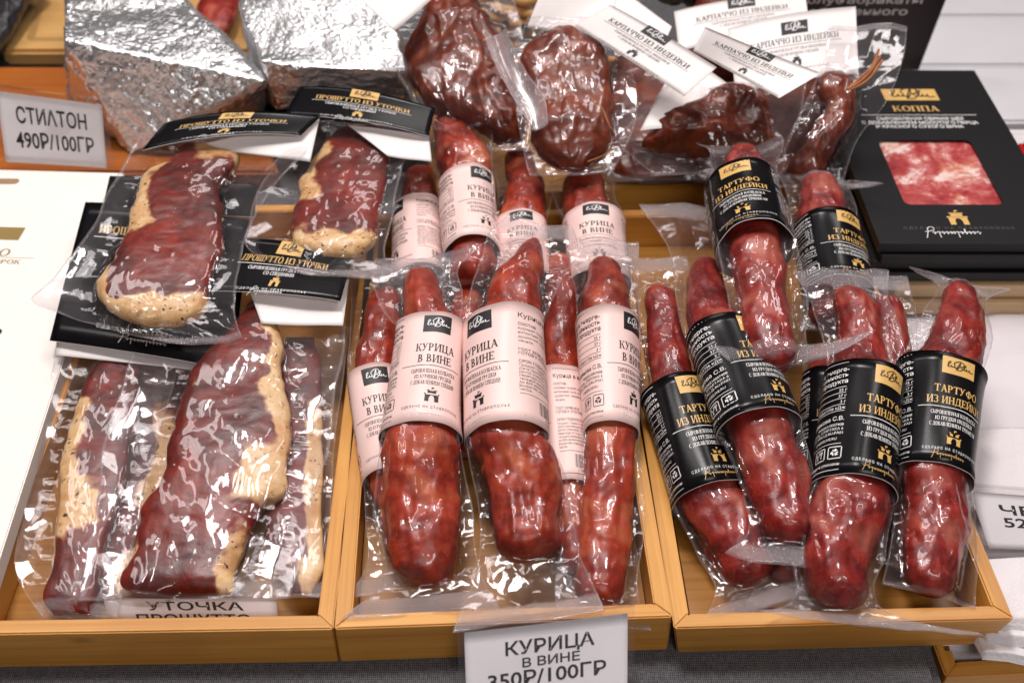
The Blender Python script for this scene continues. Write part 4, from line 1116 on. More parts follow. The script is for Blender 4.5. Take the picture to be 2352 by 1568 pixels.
# ------------------------------------------------------------------ smoked turkey pieces at the back
gc = 'smoked turkey pieces in clear bags'
def turkey(label, rows, bag, seed, flat=0.45, seals=(0, 0), curl=(0, 0), wr=1.2):
    spn = Spine(rowkeys(rows), n=140, flat=flat, lateral='x', cap=False)
    d = np.minimum(spn.s, spn.len - spn.s); c = 0.03
    spn.th = spn.hw.max() * flat * np.sqrt(np.clip(1 - np.clip((c - d) / c, 0, 1) ** 2, 0.003, 1))
    base = spn.p[spn.p[:, 2].argmin()].copy(); base[2] -= spn.th.max()
    o = thing('smoked_turkey_pack', label, 'vacuum-packed meat', base, gc)
    body_mesh('smoked_turkey', spn, M['carpaccio'], o, seed, m=110, lump=0.34, fine=0.05, power=2.3, freq=20)
    film_mesh(o, spn, bagrows(bag), seed, lateral='x', seals=seals, ns=150, nt=90, wr=wr, curl=curl)
    return o
h1 = turkey('large rust brown smoked piece at the back beside the foil, narrow at its top',
   [(-70, 1000, 1050, .15), (0, 979, 1085, .145), (67, 962, 1134, .138), (101, 949, 1150, .134), (151, 943, 1177, .127), (202, 960, 1194, .119), (252, 1005, 1198, .11), (302, 1110, 1200, .10), (325, 1150, 1195, .096)],
   [(-90, 930, 1150, .152), (0, 925, 1180, .145), (100, 915, 1205, .134), (200, 930, 1230, .12), (290, 1000, 1240, .105), (345, 1090, 1230, .094)], 61, 0.5, wr=.7)
h2 = turkey('round dark smoked piece with a twine loop, in front of the tilted white card',
   [(62, 1275, 1318, .155), (101, 1223, 1372, .148), (151, 1201, 1399, .138), (218, 1212, 1409, .127), (269, 1224, 1407, .118), (319, 1220, 1403, .11), (363, 1250, 1382, .103), (392, 1290, 1345, .098)],
   [(45, 1215, 1400, .157), (120, 1180, 1440, .145), (220, 1180, 1465, .127), (320, 1195, 1450, .11), (400, 1215, 1410, .098)], 62, 0.42, curl=(0.0, 0.006))
h3 = turkey('triangular smoked piece under the curled white card in the back tray',
   [(200, 1650, 1700, .125), (235, 1602, 1750, .118), (269, 1545, 1766, .110), (303, 1490, 1773, .103), (332, 1460, 1770, .097), (352, 1520, 1640, .093)],
   [(190, 1560, 1850, .127), (260, 1480, 1840, .112), (330, 1420, 1815, .098), (400, 1500, 1800, .084)], 63, 0.45)
h5 = turkey('flat dark smoked piece lowest in the back tray behind the tray front',
   [(325, 1425, 1540, .065), (350, 1410, 1580, .06), (375, 1405, 1600, .056), (398, 1420, 1580, .053), (410, 1460, 1540, .052)],
   [(315, 1390, 1640, .067), (360, 1380, 1650, .06), (415, 1400, 1640, .052)], 65, 0.3)
h4 = turkey('long smoked piece at the right end of the back tray, orange twine on top',
   [(165, 1895, 1935, .135), (180, 1878, 1950, .132), (210, 1880, 1968, .127), (240, 1895, 1969, .12), (275, 1878, 1960, .113), (319, 1850, 1932, .103), (370, 1822, 1900, .09), (405, 1816, 1882, .08), (425, 1830, 1860, .074)],
   [(62, 1905, 2082, .15), (150, 1890, 2068, .137), (240, 1850, 2030, .12), (330, 1800, 1965, .10), (430, 1760, 1930, .074)], 64, 0.8, seals=(0.006, 0))
h8 = turkey('broad dark smoked piece lying deepest in the back tray beneath the triangular one',
   [(120, 1420, 1860, .066), (180, 1400, 1880, .06), (260, 1390, 1890, .054), (330, 1400, 1880, .05), (400, 1450, 1840, .047)],
   [(100, 1380, 1900, .068), (250, 1370, 1905, .055), (415, 1385, 1890, .048)], 68, 0.13, wr=.7)
CARP = SLOTS['carp']
card('header_card', h2, [(1402, 11, .178), (1646, 154, .168), (1571, 222, .150), (1320, 60, .160)], 'carp', (96, 44), 0.004)
card('card_back', h3, [(1560, 130, .128), (1700, 215, .128), (1640, 300, .112), (1470, 300, .112)], None, (60, 50), .004, WHITE8)
card('header_card', h3, [(1620, 62, .182), (1887, 168, .170), (1790, 226, .155), (1592, 118, .165)], 'carp', (96, 46), -0.008)
card('header_card', h4, [(1672, 66, .140), (1966, 14, .146), (1971, 170, .126), (1690, 214, .122)], 'carp', (100, 60), 0.004)
card('card_back', h4, [(1900, 150, .122), (1972, 150, .124), (1972, 190, .120), (1890, 196, .116)], None, (40, 20), 0.0, WHITE8)
h6 = thing('smoked_turkey_pack', 'pack at the very back, only its upright white card showing behind the others', 'vacuum-packed meat', P(1700, 60, .10), gc)
card('header_card', h6, [(1548, 27, .130), (1850, -16, .137), (1858, 58, .122), (1560, 118, .116)], 'carp', (100, 44), 0.004)
sp6 = Spine(rowkeys([(-60, 1640, 1740, .13), (0, 1600, 1800, .12), (60, 1600, 1800, .11), (100, 1650, 1760, .105)]), n=80, flat=.4, lateral='x', cap=True)
body_mesh('smoked_turkey', sp6, M['carpaccio'], h6, 66)
h7 = thing('smoked_turkey_pack', 'pack behind the round smoked piece with two slanting pale cards', 'vacuum-packed meat', P(1380, 40, .10), gc)
card('header_card', h7, [(1240, -12, .168), (1420, -20, .172), (1400, 84, .148), (1210, 64, .146)], None, (90, 50), 0.0, CARP)
card('header_card', h7, [(1425, -25, .172), (1543, 60, .160), (1532, 88, .155), (1400, 20, .162)], None, (90, 30), 0.0, CARP)
sp7 = Spine(rowkeys([(-60, 1310, 1400, .13), (0, 1290, 1420, .122), (50, 1300, 1420, .115), (90, 1330, 1400, .11)]), n=80, flat=.4, lateral='x', cap=True)
body_mesh('smoked_turkey', sp7, M['carpaccio'], h7, 67)
film_mesh(h7, sp7, bagrows([(-60, 1290, 1450, .135), (20, 1280, 1470, .122), (110, 1290, 1450, .108)]), 67, lateral='x', seals=(0, 0))
card('header_card', h1, [(815, -12, .185), (900, -85, .195), (996, -4, .178), (905, 71, .168)], None, (60, 60), 0.0, CARP)
# curled welded end of the round piece's bag and twine
film_mesh(h2, None, [(1136, 84, .165, 26, 26), (1150, 125, .162, 32, 30), (1180, 190, .155, 34, 34), (1215, 250, .145, 36, 38), (1232, 300, .136, 22, 26)], 71, seals=(0.0, 0), mat='filmthick', ns=60, nt=40, wr=0.15, wave=0.15, name='bag_seam', curl=(0.016, 0.006))
def cord(name, pts, r, mat, parent=None, m=8, n=60):
    C, s = catmull([[*P(*q)] for q in pts], n)
    T = np.gradient(C, s, axis=0); T /= np.linalg.norm(T, axis=1)[:, None]
    A = np.cross(T, [0.3, 0.2, 1]); A /= np.linalg.norm(A, axis=1)[:, None]; B = np.cross(T, A)
    th = np.linspace(0, 2 * math.pi, m, endpoint=False)
    V = C[:, None] + r * (A[:, None] * np.cos(th)[None, :, None] + B[:, None] * np.sin(th)[None, :, None])
    return mesh_obj(name, V.reshape(-1, 3), grid_faces(n, m, True), mat, parent)
M['twine'] = plain('orange_twine', (0.34, 0.12, 0.035), 0.6, 0.3)
cord('twine', [(1352, 218, .150), (1380, 245, .147), (1400, 290, .140), (1412, 320, .128), (1395, 350, .118), (1350, 372, .115)], 0.0006, M['twine'], h2)
for k, (dx, dy) in enumerate(((0, 0), (-6, 3), (5, 4), (-3, -8))):
    cord('twine', [(1950 + dx, 206, .142), (1978 + dx, 188 + dy, .146), (2000 + dx, 168 + dy, .150), (2022 + dx, 130 + dy * 2, .156)], 0.0011, M['twine'], h4, n=30)

# ------------------------------------------------------------------ price tags
def price_tag(label, corners, lines, size, foot=0.02, bend=0.0, margin=0.004):
    d = Design()
    for tx, u, v, w, h in lines: d.text('sans', tx, u, v, w, h, 1, bold=0.017)
    c = [P(*k) for k in corners]; mid = (c[2] + c[3]) / 2
    o = thing('price_tag', label, 'price tag', mid)
    card('paper_insert', o, corners, d, size, bend, ['tagpaper', 'ink', 'ink', 'ink', 'ink', 'ink', 'ink', 'tagpaper'])
    # clear folded holder: front pane, top fold, back pane, foot
    nrm = np.cross(c[1] - c[0], c[3] - c[0]); nrm /= np.linalg.norm(nrm)
    if nrm[1] > 0: nrm = -nrm
    ux = (c[1] - c[0]) / np.linalg.norm(c[1] - c[0]); uy = (c[0] - c[3]) / np.linalg.norm(c[0] - c[3])
    q = [c[0] - ux * margin + uy * margin, c[1] + ux * margin + uy * margin, c[2] + ux * margin, c[3] - ux * margin]
    V = []; F = []
    def box(a, b, e, f, n, th):
        k = len(V)
        for p in (a, b, e, f): V.append(p + n * th / 2)
        for p in (a, b, e, f): V.append(p - n * th / 2)
        F.extend([[k + i for i in z] for z in ((0, 1, 2, 3), (7, 6, 5, 4), (0, 4, 5, 1), (1, 5, 6, 2), (2, 6, 7, 3), (3, 7, 4, 0))])
    box(*[p + nrm * 0.0022 for p in q], nrm, 0.0012)
    box(*[p - nrm * 0.0030 for p in q], nrm, 0.0012)
    tp = [q[0] + nrm * .0029, q[1] + nrm * .0029, q[1] - nrm * .0037, q[0] - nrm * .0037]
    box(*[p + uy * 0.0008 for p in tp], uy, 0.0012)
    ft = [q[3] - nrm * .0037, q[2] - nrm * .0037]; bk = np.array([0, foot, 0])
    box(ft[0], ft[1], ft[1] + bk, ft[0] + bk, np.array([0, 0, 1.0]), 0.0012)
    mesh_obj('clear_holder', V, F, M['acrylic'], o, smooth=False)
    return o
price_tag('white price tag in a clear holder before the middle tray, ending 350Р/100ГР',
          [(1066, 1452, .047), (1442, 1408, .047), (1440, 1660, .004), (1076, 1716, .002)],
          (('КУРИЦА', 2, 20.6, 54, 7.6), ('В ВИНЕ', 2.5, 11.4, 35, 5.2), ('350Р/100ГР', 0, 2.6, 72, 8.0)), (98, 66), 0.015)
price_tag('white price tag in a clear holder by the foil, reading СТИЛТОН 490Р/100ГР',
          [(-8, 209, .10), (232, 242, .10), (246, 386, .045), (14, 372, .045)],
          (('СТИ\u039bТОН', 0, 11, 62, 12.5), ('490Р/100ГР', 1, -9, 70, 12.5)), (92, 56), 0.02, bend=-0.001)
price_tag('white tag inside the left tray, cut off by the tray front, reading УТОЧКА ПРОШУТТО',
          [(236, 1372, .0255), (634, 1376, .0255), (642, 1447, .010), (262, 1447, .010)],
          (('УТОЧКА', 2, 8.5, 52, 8.0), ('ПРОШУТТО', 0, -4.0, 62, 8.0)), (92, 32), 0.002, margin=0.001)
price_tag('white price tag on the cloth at the right edge, text beginning ЧЕ and 520',
          [(2226, 1128, .036), (2640, 1160, .036), (2650, 1272, .017), (2272, 1258, .017)],
          (('ЧЕДДЕР', -3, 8, 66, 6.6), ('520Р/100ГР', 1, -1, 74, 6.6)), (100, 40), 0.02)

# ------------------------------------------------------------------ white cartons on the left
gw = 'flat white cartons'
def carton(label, corners, th, z, art=False):
    c = [P(*k) for k in corners]; ctr = sum(c) / 4
    for p in c: p[2] = z
    base = ctr.copy(); base[2] = z - th
    o = thing('white_carton', label, 'carton', base, gw)
    bm = bmesh.new()
    vt = [bm.verts.new(tuple(p)) for p in c]; vb = [bm.verts.new((p[0], p[1], z - th)) for p in c]
    bm.faces.new(vt); bm.faces.new(vb[::-1])
    for i in range(4): bm.faces.new((vt[i], vb[i], vb[(i + 1) % 4], vt[(i + 1) % 4]))
    bmesh.ops.recalc_face_normals(bm, faces=bm.faces)
    bmesh.ops.bevel(bm, geom=bm.edges[:], offset=0.0008, segments=2, affect='EDGES')
    bm_obj('box', bm, M['ivory'], o)
    return o
CT = .048
cq = lambda z, d=0: [(-420 + d, 378, z), (284 + d, 397, z), (-52 + d, 1440, z), (-900 + d, 1400, z)]
carton('top white carton of the stack at the left, with gold print and handle slot', cq(CT), .0135, CT)
carton('middle white carton of the stack at the left edge', cq(CT - .0145, 1), .0135, CT - .0145)
carton('lowest white carton of the stack at the left edge, resting on the grey cloth', cq(CT - .029, -2), .0135, CT - .029)
co = bpy.data.objects['white_carton']
# printing on the top carton, laid flat on its lid
o0 = P(8, 580, CT); ux = P(284, 397, CT) - P(-420, 378, CT); ux[2] = 0; ux /= np.linalg.norm(ux)
uy = np.array([-ux[1], ux[0], 0])
d = Design()
d.text('serif', 'ПЛАТО', 5.5, 0, 46, 9, 1, 'r')
d.text('serif', 'ТВОРОГ СОРОК', 18, -11.5, 60, 5, 1, 'r')
d.rect(-3, -6.2, 60, .5, 1); d.rect(-6, 25, 24, 17, 1)
V = []; F = []; mi = []
def lid(u, v, l=0):
    u = np.asarray(u); v = np.asarray(v)
    return o0 + np.multiply.outer(u, ux) + np.multiply.outer(v, uy) + np.multiply.outer(np.asarray(l) + u * 0, np.array([0, 0, 1.0]))
apply_design(d, lid, V, F, mi, 0)
mesh_obj('gold_print', np.concatenate(V), F, [M['white'], M['bronze']], co, mi)
bm = bmesh.new(); pts = []
a0_, b0_ = P(-120, 416, CT), P(33, 417, CT)
for a in range(-6, 7): pts.append(b0_ + np.array([0.0042 * math.cos(a * math.pi / 12), 0.0042 * math.sin(a * math.pi / 12), .0002]))
for a in range(6, 19): pts.append(a0_ + np.array([0.0042 * math.cos(a * math.pi / 12), 0.0042 * math.sin(a * math.pi / 12), .0002]))
bm.faces.new([bm.verts.new(tuple(p)) for p in pts])
bm_obj('handle_slot', bm, plain('slot_core', (0.34, 0.20, 0.11), 0.7), co)
bm = bmesh.new(); c0 = P(-4, 763, CT)
bm.faces.new([bm.verts.new((c0[0] + .0026 * math.cos(a * .3), c0[1] + .0036 * math.sin(a * .3), CT + .0002)) for a in range(21)])
bm_obj('eyelet', bm, M['ink'], co)

# ------------------------------------------------------------------ boards and foil at the back left
def plank_thing(name, label, cat, corners, th, mat, parent=None, bevel=0.003):
    c = [P(*k) for k in corners]; z = corners[0][2]
    b = sum(c) / 4; b[2] = z - th
    o = wood_part(name, [p for p in c], [p - np.array([0, 0, th]) for p in c], M[mat], None, bevel)
    return tag(o, label, cat)
plank_thing('wooden_board', 'reddish orange wooden board under the foil wedges', 'board', [(-260, 395, .02), (640, 395, .02), (560, 152, .02), (-160, 152, .02)], .018, 'orange')
lb = thing('cutting_board', 'pale cutting board with a groove behind the foil wedge', 'cutting board', P(200, 60, .002))
wood_part('board', [P(2, 117, .022), P(590, 117, .022), P(560, -90, .022), P(80, -90, .022)], [p - np.array([0, 0, .019]) for p in (P(2, 117, .022), P(590, 117, .022), P(560, -90, .022), P(80, -90, .022))], M['board'], lb, 0.004)
g0, g1, g2, g3 = P(70, 90, .0222), P(520, 90, .0222), P(500, -70, .0222), P(118, -70, .0222)
def strip(a, b, w):
    d_ = (b - a) / np.linalg.norm(b - a); n_ = np.array([-d_[1], d_[0], 0]) * w / 2
    return [a - n_, b - n_, b + n_, a + n_]
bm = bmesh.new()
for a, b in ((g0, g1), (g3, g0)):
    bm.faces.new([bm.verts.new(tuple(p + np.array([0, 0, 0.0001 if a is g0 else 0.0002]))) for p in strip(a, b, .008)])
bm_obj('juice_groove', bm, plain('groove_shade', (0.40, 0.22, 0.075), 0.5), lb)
mt = thing('meat_piece', 'red piece of cured meat lying on the pale cutting board behind the foil', 'meat', P(490, 40, .024))
body_mesh('cured_meat', Spine([(520, -30, .045, 40), (500, 20, .043, 46), (490, 60, .04, 40), (480, 88, .036, 22)], n=80, flat=.5), M['turkey'], mt, 81)

def foil_wedge(label, verts, seed, flats):
    bm = bmesh.new()
    for v in verts: bm.verts.new(tuple(P(*v)))
    bmesh.ops.convex_hull(bm, input=bm.verts)
    me = bpy.data.meshes.new('foil_wedge'); bm.to_mesh(me); bm.free()
    t = bpy.data.objects.new('tmp_wedge', me); COL.objects.link(t)
    r = t.modifiers.new('r', 'REMESH'); r.mode = 'VOXEL'; r.voxel_size = 0.0016
    s = t.modifiers.new('s', 'SMOOTH'); s.factor = 0.5; s.iterations = 6
    m2 = bpy.data.meshes.new_from_object(t.evaluated_get(bpy.context.evaluated_depsgraph_get()))
    bpy.data.objects.remove(t); bpy.data.meshes.remove(me)
    n = len(m2.vertices); co = np.empty(n * 3, 'f'); m2.vertices.foreach_get('co', co); co = co.reshape(-1, 3).astype(float)
    no = np.empty(n * 3, 'f'); m2.vertices.foreach_get('normal', no); no = no.reshape(-1, 3).astype(float)
    fl = sstep(0.55, 0.95, no[:, 2])
    wob = 0.5 * np.stack([fbm(co * 40, 2, seed), fbm(co * 40, 2, seed + 2), fbm(co * 40, 2, seed + 4)], -1)
    d1, d2 = worley(co * np.array([110, 150, 125]) + wob, seed); e1, e2 = worley(co * 190 + wob * 2, seed + 1)
    sc_ = np.array([1.0, 0.6, 1.0])
    rd = ridged(co * sc_ * 60, 3, seed)
    pt = sstep(-.3, .4, fbm(co * 25, 2, seed + 9))
    fc = facet(co[:, 0] * 26 + co[:, 2] * 9, co[:, 1] * 30 - co[:, 2] * 22, seed)
    disp = 0.0034 * fc + 0.0026 * (0.4 - (d2 - d1)) * (.4 + pt) + 0.0013 * (0.4 - (e2 - e1)) * pt + 0.0030 * (rd - .6)
    disp *= (1 - flats * fl); disp += 0.0035 * fbm(co * 14, 2, seed)
    co = co + no * disp[:, None]
    o_ = thing('foil_wedge', label, 'foil-wrapped cheese', P(*verts[-1]), 'foil wrapped cheese wedges')
    F = [list(p.vertices) for p in m2.polygons]; bpy.data.meshes.remove(m2)
    mesh_obj('foil_wrap', co, F, M['foil'], o_, attrs={'flat': fl * flats})
    return o_
foil_wedge('crinkled foil wedge with a broad sloping top, left of the two',
   [(150, 92, .125), (610, 186, .095), (398, -25, .12), (150, -70, .135), (612, 255, .03), (300, 356, .021), (215, 290, .021), (160, 235, .021), (190, 40, .021), (560, 130, .021), (300, 150, .021)], 91, 0.45)
foil_wedge('crinkled foil wedge with a smooth square patch on top, right of the two',
   [(545, 0, .135), (600, 140, .12), (690, 160, .115), (945, 162, .112), (865, -40, .135), (640, 262, .05), (955, 222, .055), (600, 230, .021), (880, 60, .021), (560, 60, .021), (720, 220, .021)], 92, 0.75)
# dark corner object, top left
bag = thing('dark_bag', 'dark bag with a silvery edge in the upper left corner', 'bag', P(-20, 100, 0))
body_mesh('bag_body', Spine([(60, -60, .05, 60), (10, 0, .05, 55), (-40, 80, .04, 60), (-80, 150, .03, 50)], n=60, flat=.5), M['rubber'], bag, 83, lump=.3)

# ------------------------------------------------------------------ back right: packets, banner, basket
KZ = .066
gk = 'black window packets'
kl, kr, kfr, kfl = P(1868, 162, KZ), P(2238, 162, KZ), P(2440, 560, KZ), P(2010, 560, KZ)
kr[1] = kl[1]; kfr[1] = kfl[1]; wk = kr[0] - kl[0]; kfl[0] = kl[0]; kfr[0] = kr[0]
def packet(label, dz, dx, dy, top=False):
    o = thing('black_packet', label, 'meat packet', np.array([(kl[0] + kr[0]) / 2 + dx, (kl[1] + kfl[1]) / 2 + dy, KZ - dz - .009]), gk)
    x0, x1, y0, y1, z1 = kl[0] + dx, kr[0] + dx, kfl[1] + dy, kl[1] + dy, KZ - dz
    bm = bmesh.new()
    if top:
        wa, wb, wc_, wd = P(2020, 322, KZ), P(2230, 322, KZ), P(2308, 477, KZ), P(2063, 470, KZ)
        X0, X1, Y0, Y1 = (wa[0] + wd[0]) / 2 + .002, (wb[0] + wc_[0]) / 2, wd[1], wa[1]
        outer = [(x0, y0), (x1, y0), (x1, y1), (x0, y1)]; rr = .006
        inner = []
        for cx_, cy_, a0 in ((X0 + rr, Y0 + rr, 180), (X1 - rr, Y0 + rr, 270), (X1 - rr, Y1 - rr, 0), (X0 + rr, Y1 - rr, 90)):
            for k in range(5): a = math.radians(a0 + 22.5 * k); inner.append((cx_ + rr * math.cos(a), cy_ + rr * math.sin(a)))
        vo = [bm.verts.new((*p, z1)) for p in outer]; vi = [bm.verts.new((*p, z1)) for p in inner]
        vd = [bm.verts.new((*p, z1 - .0012)) for p in inner]; vb = [bm.verts.new((*p, z1 - .0085)) for p in outer]
        for k in range(4):
            seg = [vi[(k * 5 + j) % 20] for j in range(5)]
            bm.faces.new([vo[k]] + seg[::-1])
            bm.faces.new([vo[k], vi[(k * 5 + 4) % 20], vi[(k * 5 + 5) % 20], vo[(k + 1) % 4]])
            bm.faces.new([vo[k], vo[(k + 1) % 4], vb[(k + 1) % 4], vb[k]])
        for k in range(20): bm.faces.new([vi[k], vi[(k + 1) % 20], vd[(k + 1) % 20], vd[k]])
        bm.faces.new(vb[::-1])
        bmesh.ops.recalc_face_normals(bm, faces=bm.faces)
        n = 60; xs, ys = np.linspace(X0 - .003, X1 + .003, n), np.linspace(Y0 - .003, Y1 + .003, n); X, Y = np.meshgrid(xs, ys)
        q = np.stack([X, Y, X * 0], -1)
        Z = z1 - .0034 + .0012 * ridged(q * 45, 3, 4)
        mesh_obj('meat_slices', np.stack([X, Y, Z], -1).reshape(-1, 3), grid_faces(n, n), M['coppa'], o)
        d = Design(); u0 = np.array([(x0 + x1) / 2, (y0 + y1) / 2, z1])
        mm = lambda x, y: ((P(x, y, z1) - u0) * 1000)[:2]
        def at(x, y): a = mm(x, y); return a[0], a[1]
        xx, yy = at(2090, 218); d.logo(xx, yy, 50, 20, 1, 5)
        xx, yy = at(2103, 250); d.text('serif', 'КОППА', xx, yy, 42, 9, 2)
        xx, yy = at(2110, 264.5); d.rect(xx, yy, 104, .7, 3)
        for k, (tx, w) in enumerate((('СЫРОВЯЛЕНАЯ СВИНАЯ ШЕЯ', 78), ('С ДОБАВЛЕНИЕМ МОЛОТОГО ПЕРЦА', 104), ('И КРАСНОГО СУХОГО ВИНА', 78))):
            if 'Ц' in tx or True:
                xx, yy = at(2113, 273 + 9.0 * k); d.text('sans', tx, xx, yy, w, 4.6, 3, bold=.02)
        xx, yy = at(2199, 500); d.tower(xx, yy - 2, 15, 1)
        xx, yy = at(2203, 524); d.text('sans', 'СДЕЛАНО НА СТАВРОПОЛЬЕ', xx, yy, 88, 2.8, 4, space=1.5)
        xx, yy = at(2205, 536); d.script(xx, yy, 58, 3)
        V = []; F = []; mi = []
        apply_design(d, lambda u, v, l=0: u0 + np.stack([np.asarray(u), np.asarray(v), np.asarray(l) + np.asarray(u) * 0], -1), V, F, mi, 0)
        V = np.concatenate(V); bvs = [bm.verts.new(tuple(p)) for p in V]
        for f_, k in zip(F, mi):
            nf = bm.faces.new([bvs[i] for i in f_]); nf.material_index = k
        bm_obj('sleeve_box', bm, [M[k] for k in ('blackmatt', 'gold', 'gold', 'whiteink', 'inkgrey', 'ink')], o)
    else:
        prism(bm, [(x0, y0, z1), (x1, y0, z1), (x1, y1, z1), (x0, y1, z1)], [(x0, y0, z1 - .0085), (x1, y0, z1 - .0085), (x1, y1, z1 - .0085), (x0, y1, z1 - .0085)], bm.loops.layers.uv.new('uv'))
        bmesh.ops.recalc_face_normals(bm, faces=bm.faces)
        bmesh.ops.bevel(bm, geom=bm.edges[:], offset=.0006, segments=1, affect='EDGES')
        bm_obj('sleeve_box', bm, M['blackmatt'], o)
packet('black packet with a window of marbled meat, topmost of its stack', 0, 0, 0, True)
packet('second black packet in the stack, right beneath the windowed one', .0092, .003, -.003)
packet('third black packet in the stack', .0184, -.002, .002)
packet('lowest black packet in the stack, resting on the pale boards', .0276, .004, -.002)
bz = KZ - .0276 - .0092
for k, lab_ in enumerate(('upper pale wooden board under the black packets', 'lower pale wooden board under the black packets')):
    z1 = bz - k * .0145
    o = wood_part('wooden_board', [np.array(p) for p in ((kl[0] + .02, kfl[1] - .005 - .004 * k, z1), (kr[0] + .25, kfl[1] - .005 - .004 * k, z1), (kr[0] + .25, kl[1] - .07, z1), (kl[0] + .02, kl[1] - .07, z1))],
                  [np.array(p) for p in ((kl[0] + .02, kfl[1] - .005 - .004 * k, z1 - .0138), (kr[0] + .25, kfl[1] - .005 - .004 * k, z1 - .0138), (kr[0] + .25, kl[1] - .07, z1 - .0138), (kl[0] + .02, kl[1] - .07, z1 - .0138))], M['palewood'], None, .001)
    tag(o, lab_, 'board', 'pale boards')
rb = tag(slab('red_box', P(2316, 330, .05)[0], P(2316, 330, .05)[0] + .16, P(2330, 415, .06)[1], P(2330, 312, .06)[1], bz + .0005, .06, M['red'], None, .008), 'red plastic box at the right edge behind the black packets', 'box')
# banner
bn = thing('banner_sign', 'dark board with blurred white lettering standing behind the back tray', 'sign', P(2000, 150, .0))
bc = [np.array(P(1700, -60, .115)), np.array(P(2196, -60, .115)), np.array(P(2110, 161, .0)), np.array(P(1680, 161, .0))]
bd = Design()
def bsurf(u, v, l=0.0):
    a = np.asarray(u) / .2 + .5; b = .5 - np.asarray(v) / .2
    n_ = np.cross(bc[1] - bc[0], bc[3] - bc[0]); n_ /= -np.linalg.norm(n_); n_ = n_ if n_[1] < 0 else -n_
    return (np.multiply.outer((1 - a) * (1 - b), bc[0]) + np.multiply.outer(a * (1 - b), bc[1]) + np.multiply.outer(a * b, bc[2]) + np.multiply.outer((1 - a) * b, bc[3])) + np.multiply.outer(np.asarray(l) + a * 0, n_)
bd.text('sans', 'полуфабрикаты', 78, 48, 120, 14, 1, 'r', bold=.01); bd.text('sans', 'собственного', 67, 25, 106, 14, 1, 'r', bold=.01)
uu = np.linspace(-.1, .1, 6); U, Vv = np.meshgrid(uu, uu[::-1])
V = [bsurf(U.ravel(), Vv.ravel()), bsurf(U.ravel(), Vv.ravel(), -.012)]
F = grid_faces(6, 6).tolist() + grid_faces(6, 6, off=36).tolist(); ring = [0, 1, 2, 3, 4, 5, 11, 17, 23, 29, 35, 34, 33, 32, 31, 30, 24, 18, 12, 6]
F += [[ring[k], ring[(k + 1) % 20], 36 + ring[(k + 1) % 20], 36 + ring[k]] for k in range(20)]; mi = [0] * len(F)
apply_design(bd, bsurf, V, F, mi, 72)
mesh_obj('panel', np.concatenate(V), F, [plain('banner_brown', (0.022, 0.010, 0.010), .55), M['inner']], bn, mi)
ft = slab('foot', P(1690, 161, .0)[0], P(2104, 161, .0)[0], P(2000, 161, .0)[1] + .014, P(2000, 161, .0)[1] + .06, -.0055, .006, M['blackmatt'], None, .002)
ft.parent = bn; ft.matrix_parent_inverse = Matrix.Translation(-Vector(bn.location))
if 'kind' in ft: del ft['kind']
# wicker basket rim behind the turkey
wb = thing('wicker_basket', 'wicker basket edge of pale cane seen behind the smoked pieces', 'basket', P(1160, 60, .0))
for k in range(6):
    C_ = [P(1030, 10, .02), P(1090, 62, .02), P(1150, 92 + 5 * math.sin(k), .02), P(1220, 104 + 4 * math.cos(k * 2), .02), P(1300, 94, .02), P(1380, 50, .02)]
    n_, m_ = 60, 10; cc_, ss_ = catmull([p_ + np.array([0, 0, k * .0125]) for p_ in C_], n_)
    T_v = np.gradient(cc_, ss_, axis=0); T_v /= np.linalg.norm(T_v, axis=1)[:, None]
    A_v = np.cross(T_v, [0, 0, 1.0]); A_v /= np.linalg.norm(A_v, axis=1)[:, None]; th_ = np.linspace(0, 2 * math.pi, m_, endpoint=False)
    cc_ = cc_ + A_v * (.003 * np.sin(ss_ * 160 + k * math.pi))[:, None]
    V_ = cc_[:, None] + .0058 * (A_v[:, None] * np.cos(th_)[None, :, None] + np.array([0, 0, 1.0]) * np.sin(th_)[None, :, None])
    mesh_obj('cane', V_.reshape(-1, 3), grid_faces(n_, m_, True), M['wick'], wb)
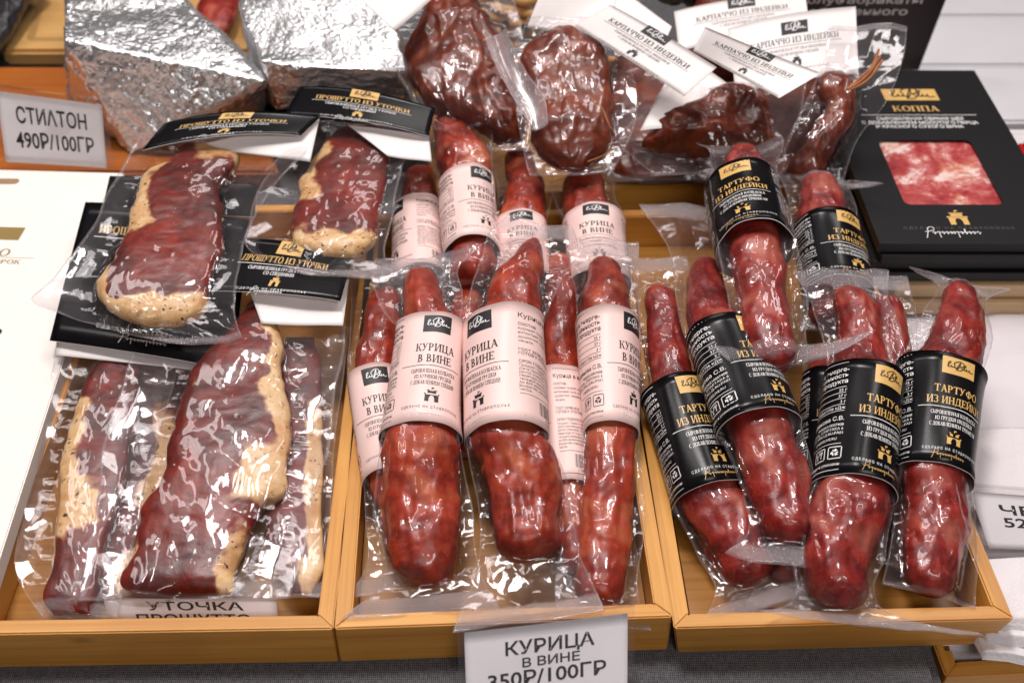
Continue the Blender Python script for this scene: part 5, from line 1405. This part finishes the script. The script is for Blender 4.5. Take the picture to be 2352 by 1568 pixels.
for k in range(7):
    x = 1065 + k * 45; y = 40 + 62 * math.sin(math.pi * (k + .6) / 8)
    cord('cane', [(x, y - 26, .002), (x + 3, y - 30, .05), (x + 6, y - 36, .11)], .004, M['wick'], wb, 8, 16)
db_ = thing('dark_bag', 'glossy black bag behind the white cards at the top', 'bag', P(1700, -20, 0))
body_mesh('bag_body', Spine([(1500, -70, .10, 60), (1600, -55, .12, 70), (1720, -60, .12, 75), (1840, -75, .10, 60)], n=80, flat=.9), M['rubber'], db_, 84, lump=.35)

# ------------------------------------------------------------------ paper towels at the right
for k, (lab_, cc, z, sd) in enumerate((
        ('lowest folded paper towel at the lower right', [(2236, 1448), (2700, 1420), (2700, 1545), (2262, 1502)], .010, 5),
        ('middle folded paper towel at the lower right', [(2240, 1375), (2700, 1350), (2700, 1500), (2270, 1462)], .017, 6),
        ('uppermost folded paper towel at the lower right, below the price tag', [(2210, 1290), (2700, 1260), (2700, 1452), (2290, 1425)], .024, 7),
        ('paper towel with a soft fold lying behind the price tag at the right', [(2180, 985), (2700, 985), (2760, 1170), (2210, 1150)], .020, 8))):
    c = [P(*q, z) for q in cc]; n = 50
    a, b = np.meshgrid(np.linspace(0, 1, n), np.linspace(0, 1, n))
    p = sum(np.multiply.outer(w, q) for w, q in zip(((1 - a) * (1 - b), a * (1 - b), a * b, (1 - a) * b), c))
    p[..., 2] += .003 * fbm(p * 22, 3, sd) - .004 * sstep(.9, 1, b)
    q = p.copy(); q[..., 2] -= .006 * (1 - .5 * sstep(.9, 1, b))
    V = np.concatenate([p.reshape(-1, 3), q.reshape(-1, 3)]); o_ = n * n
    F = grid_faces(n, n).tolist() + grid_faces(n, n, off=o_).tolist()
    for i in range(n - 1):
        for e_ in (0, n - 1):
            F.append([i * n + e_, (i + 1) * n + e_, o_ + (i + 1) * n + e_, o_ + i * n + e_]); F.append([e_ * n + i, e_ * n + i + 1, o_ + e_ * n + i + 1, o_ + e_ * n + i])
    tag(mesh_obj('paper_towel', V, F, M['towel']), lab_, 'paper towel', 'folded paper towels')
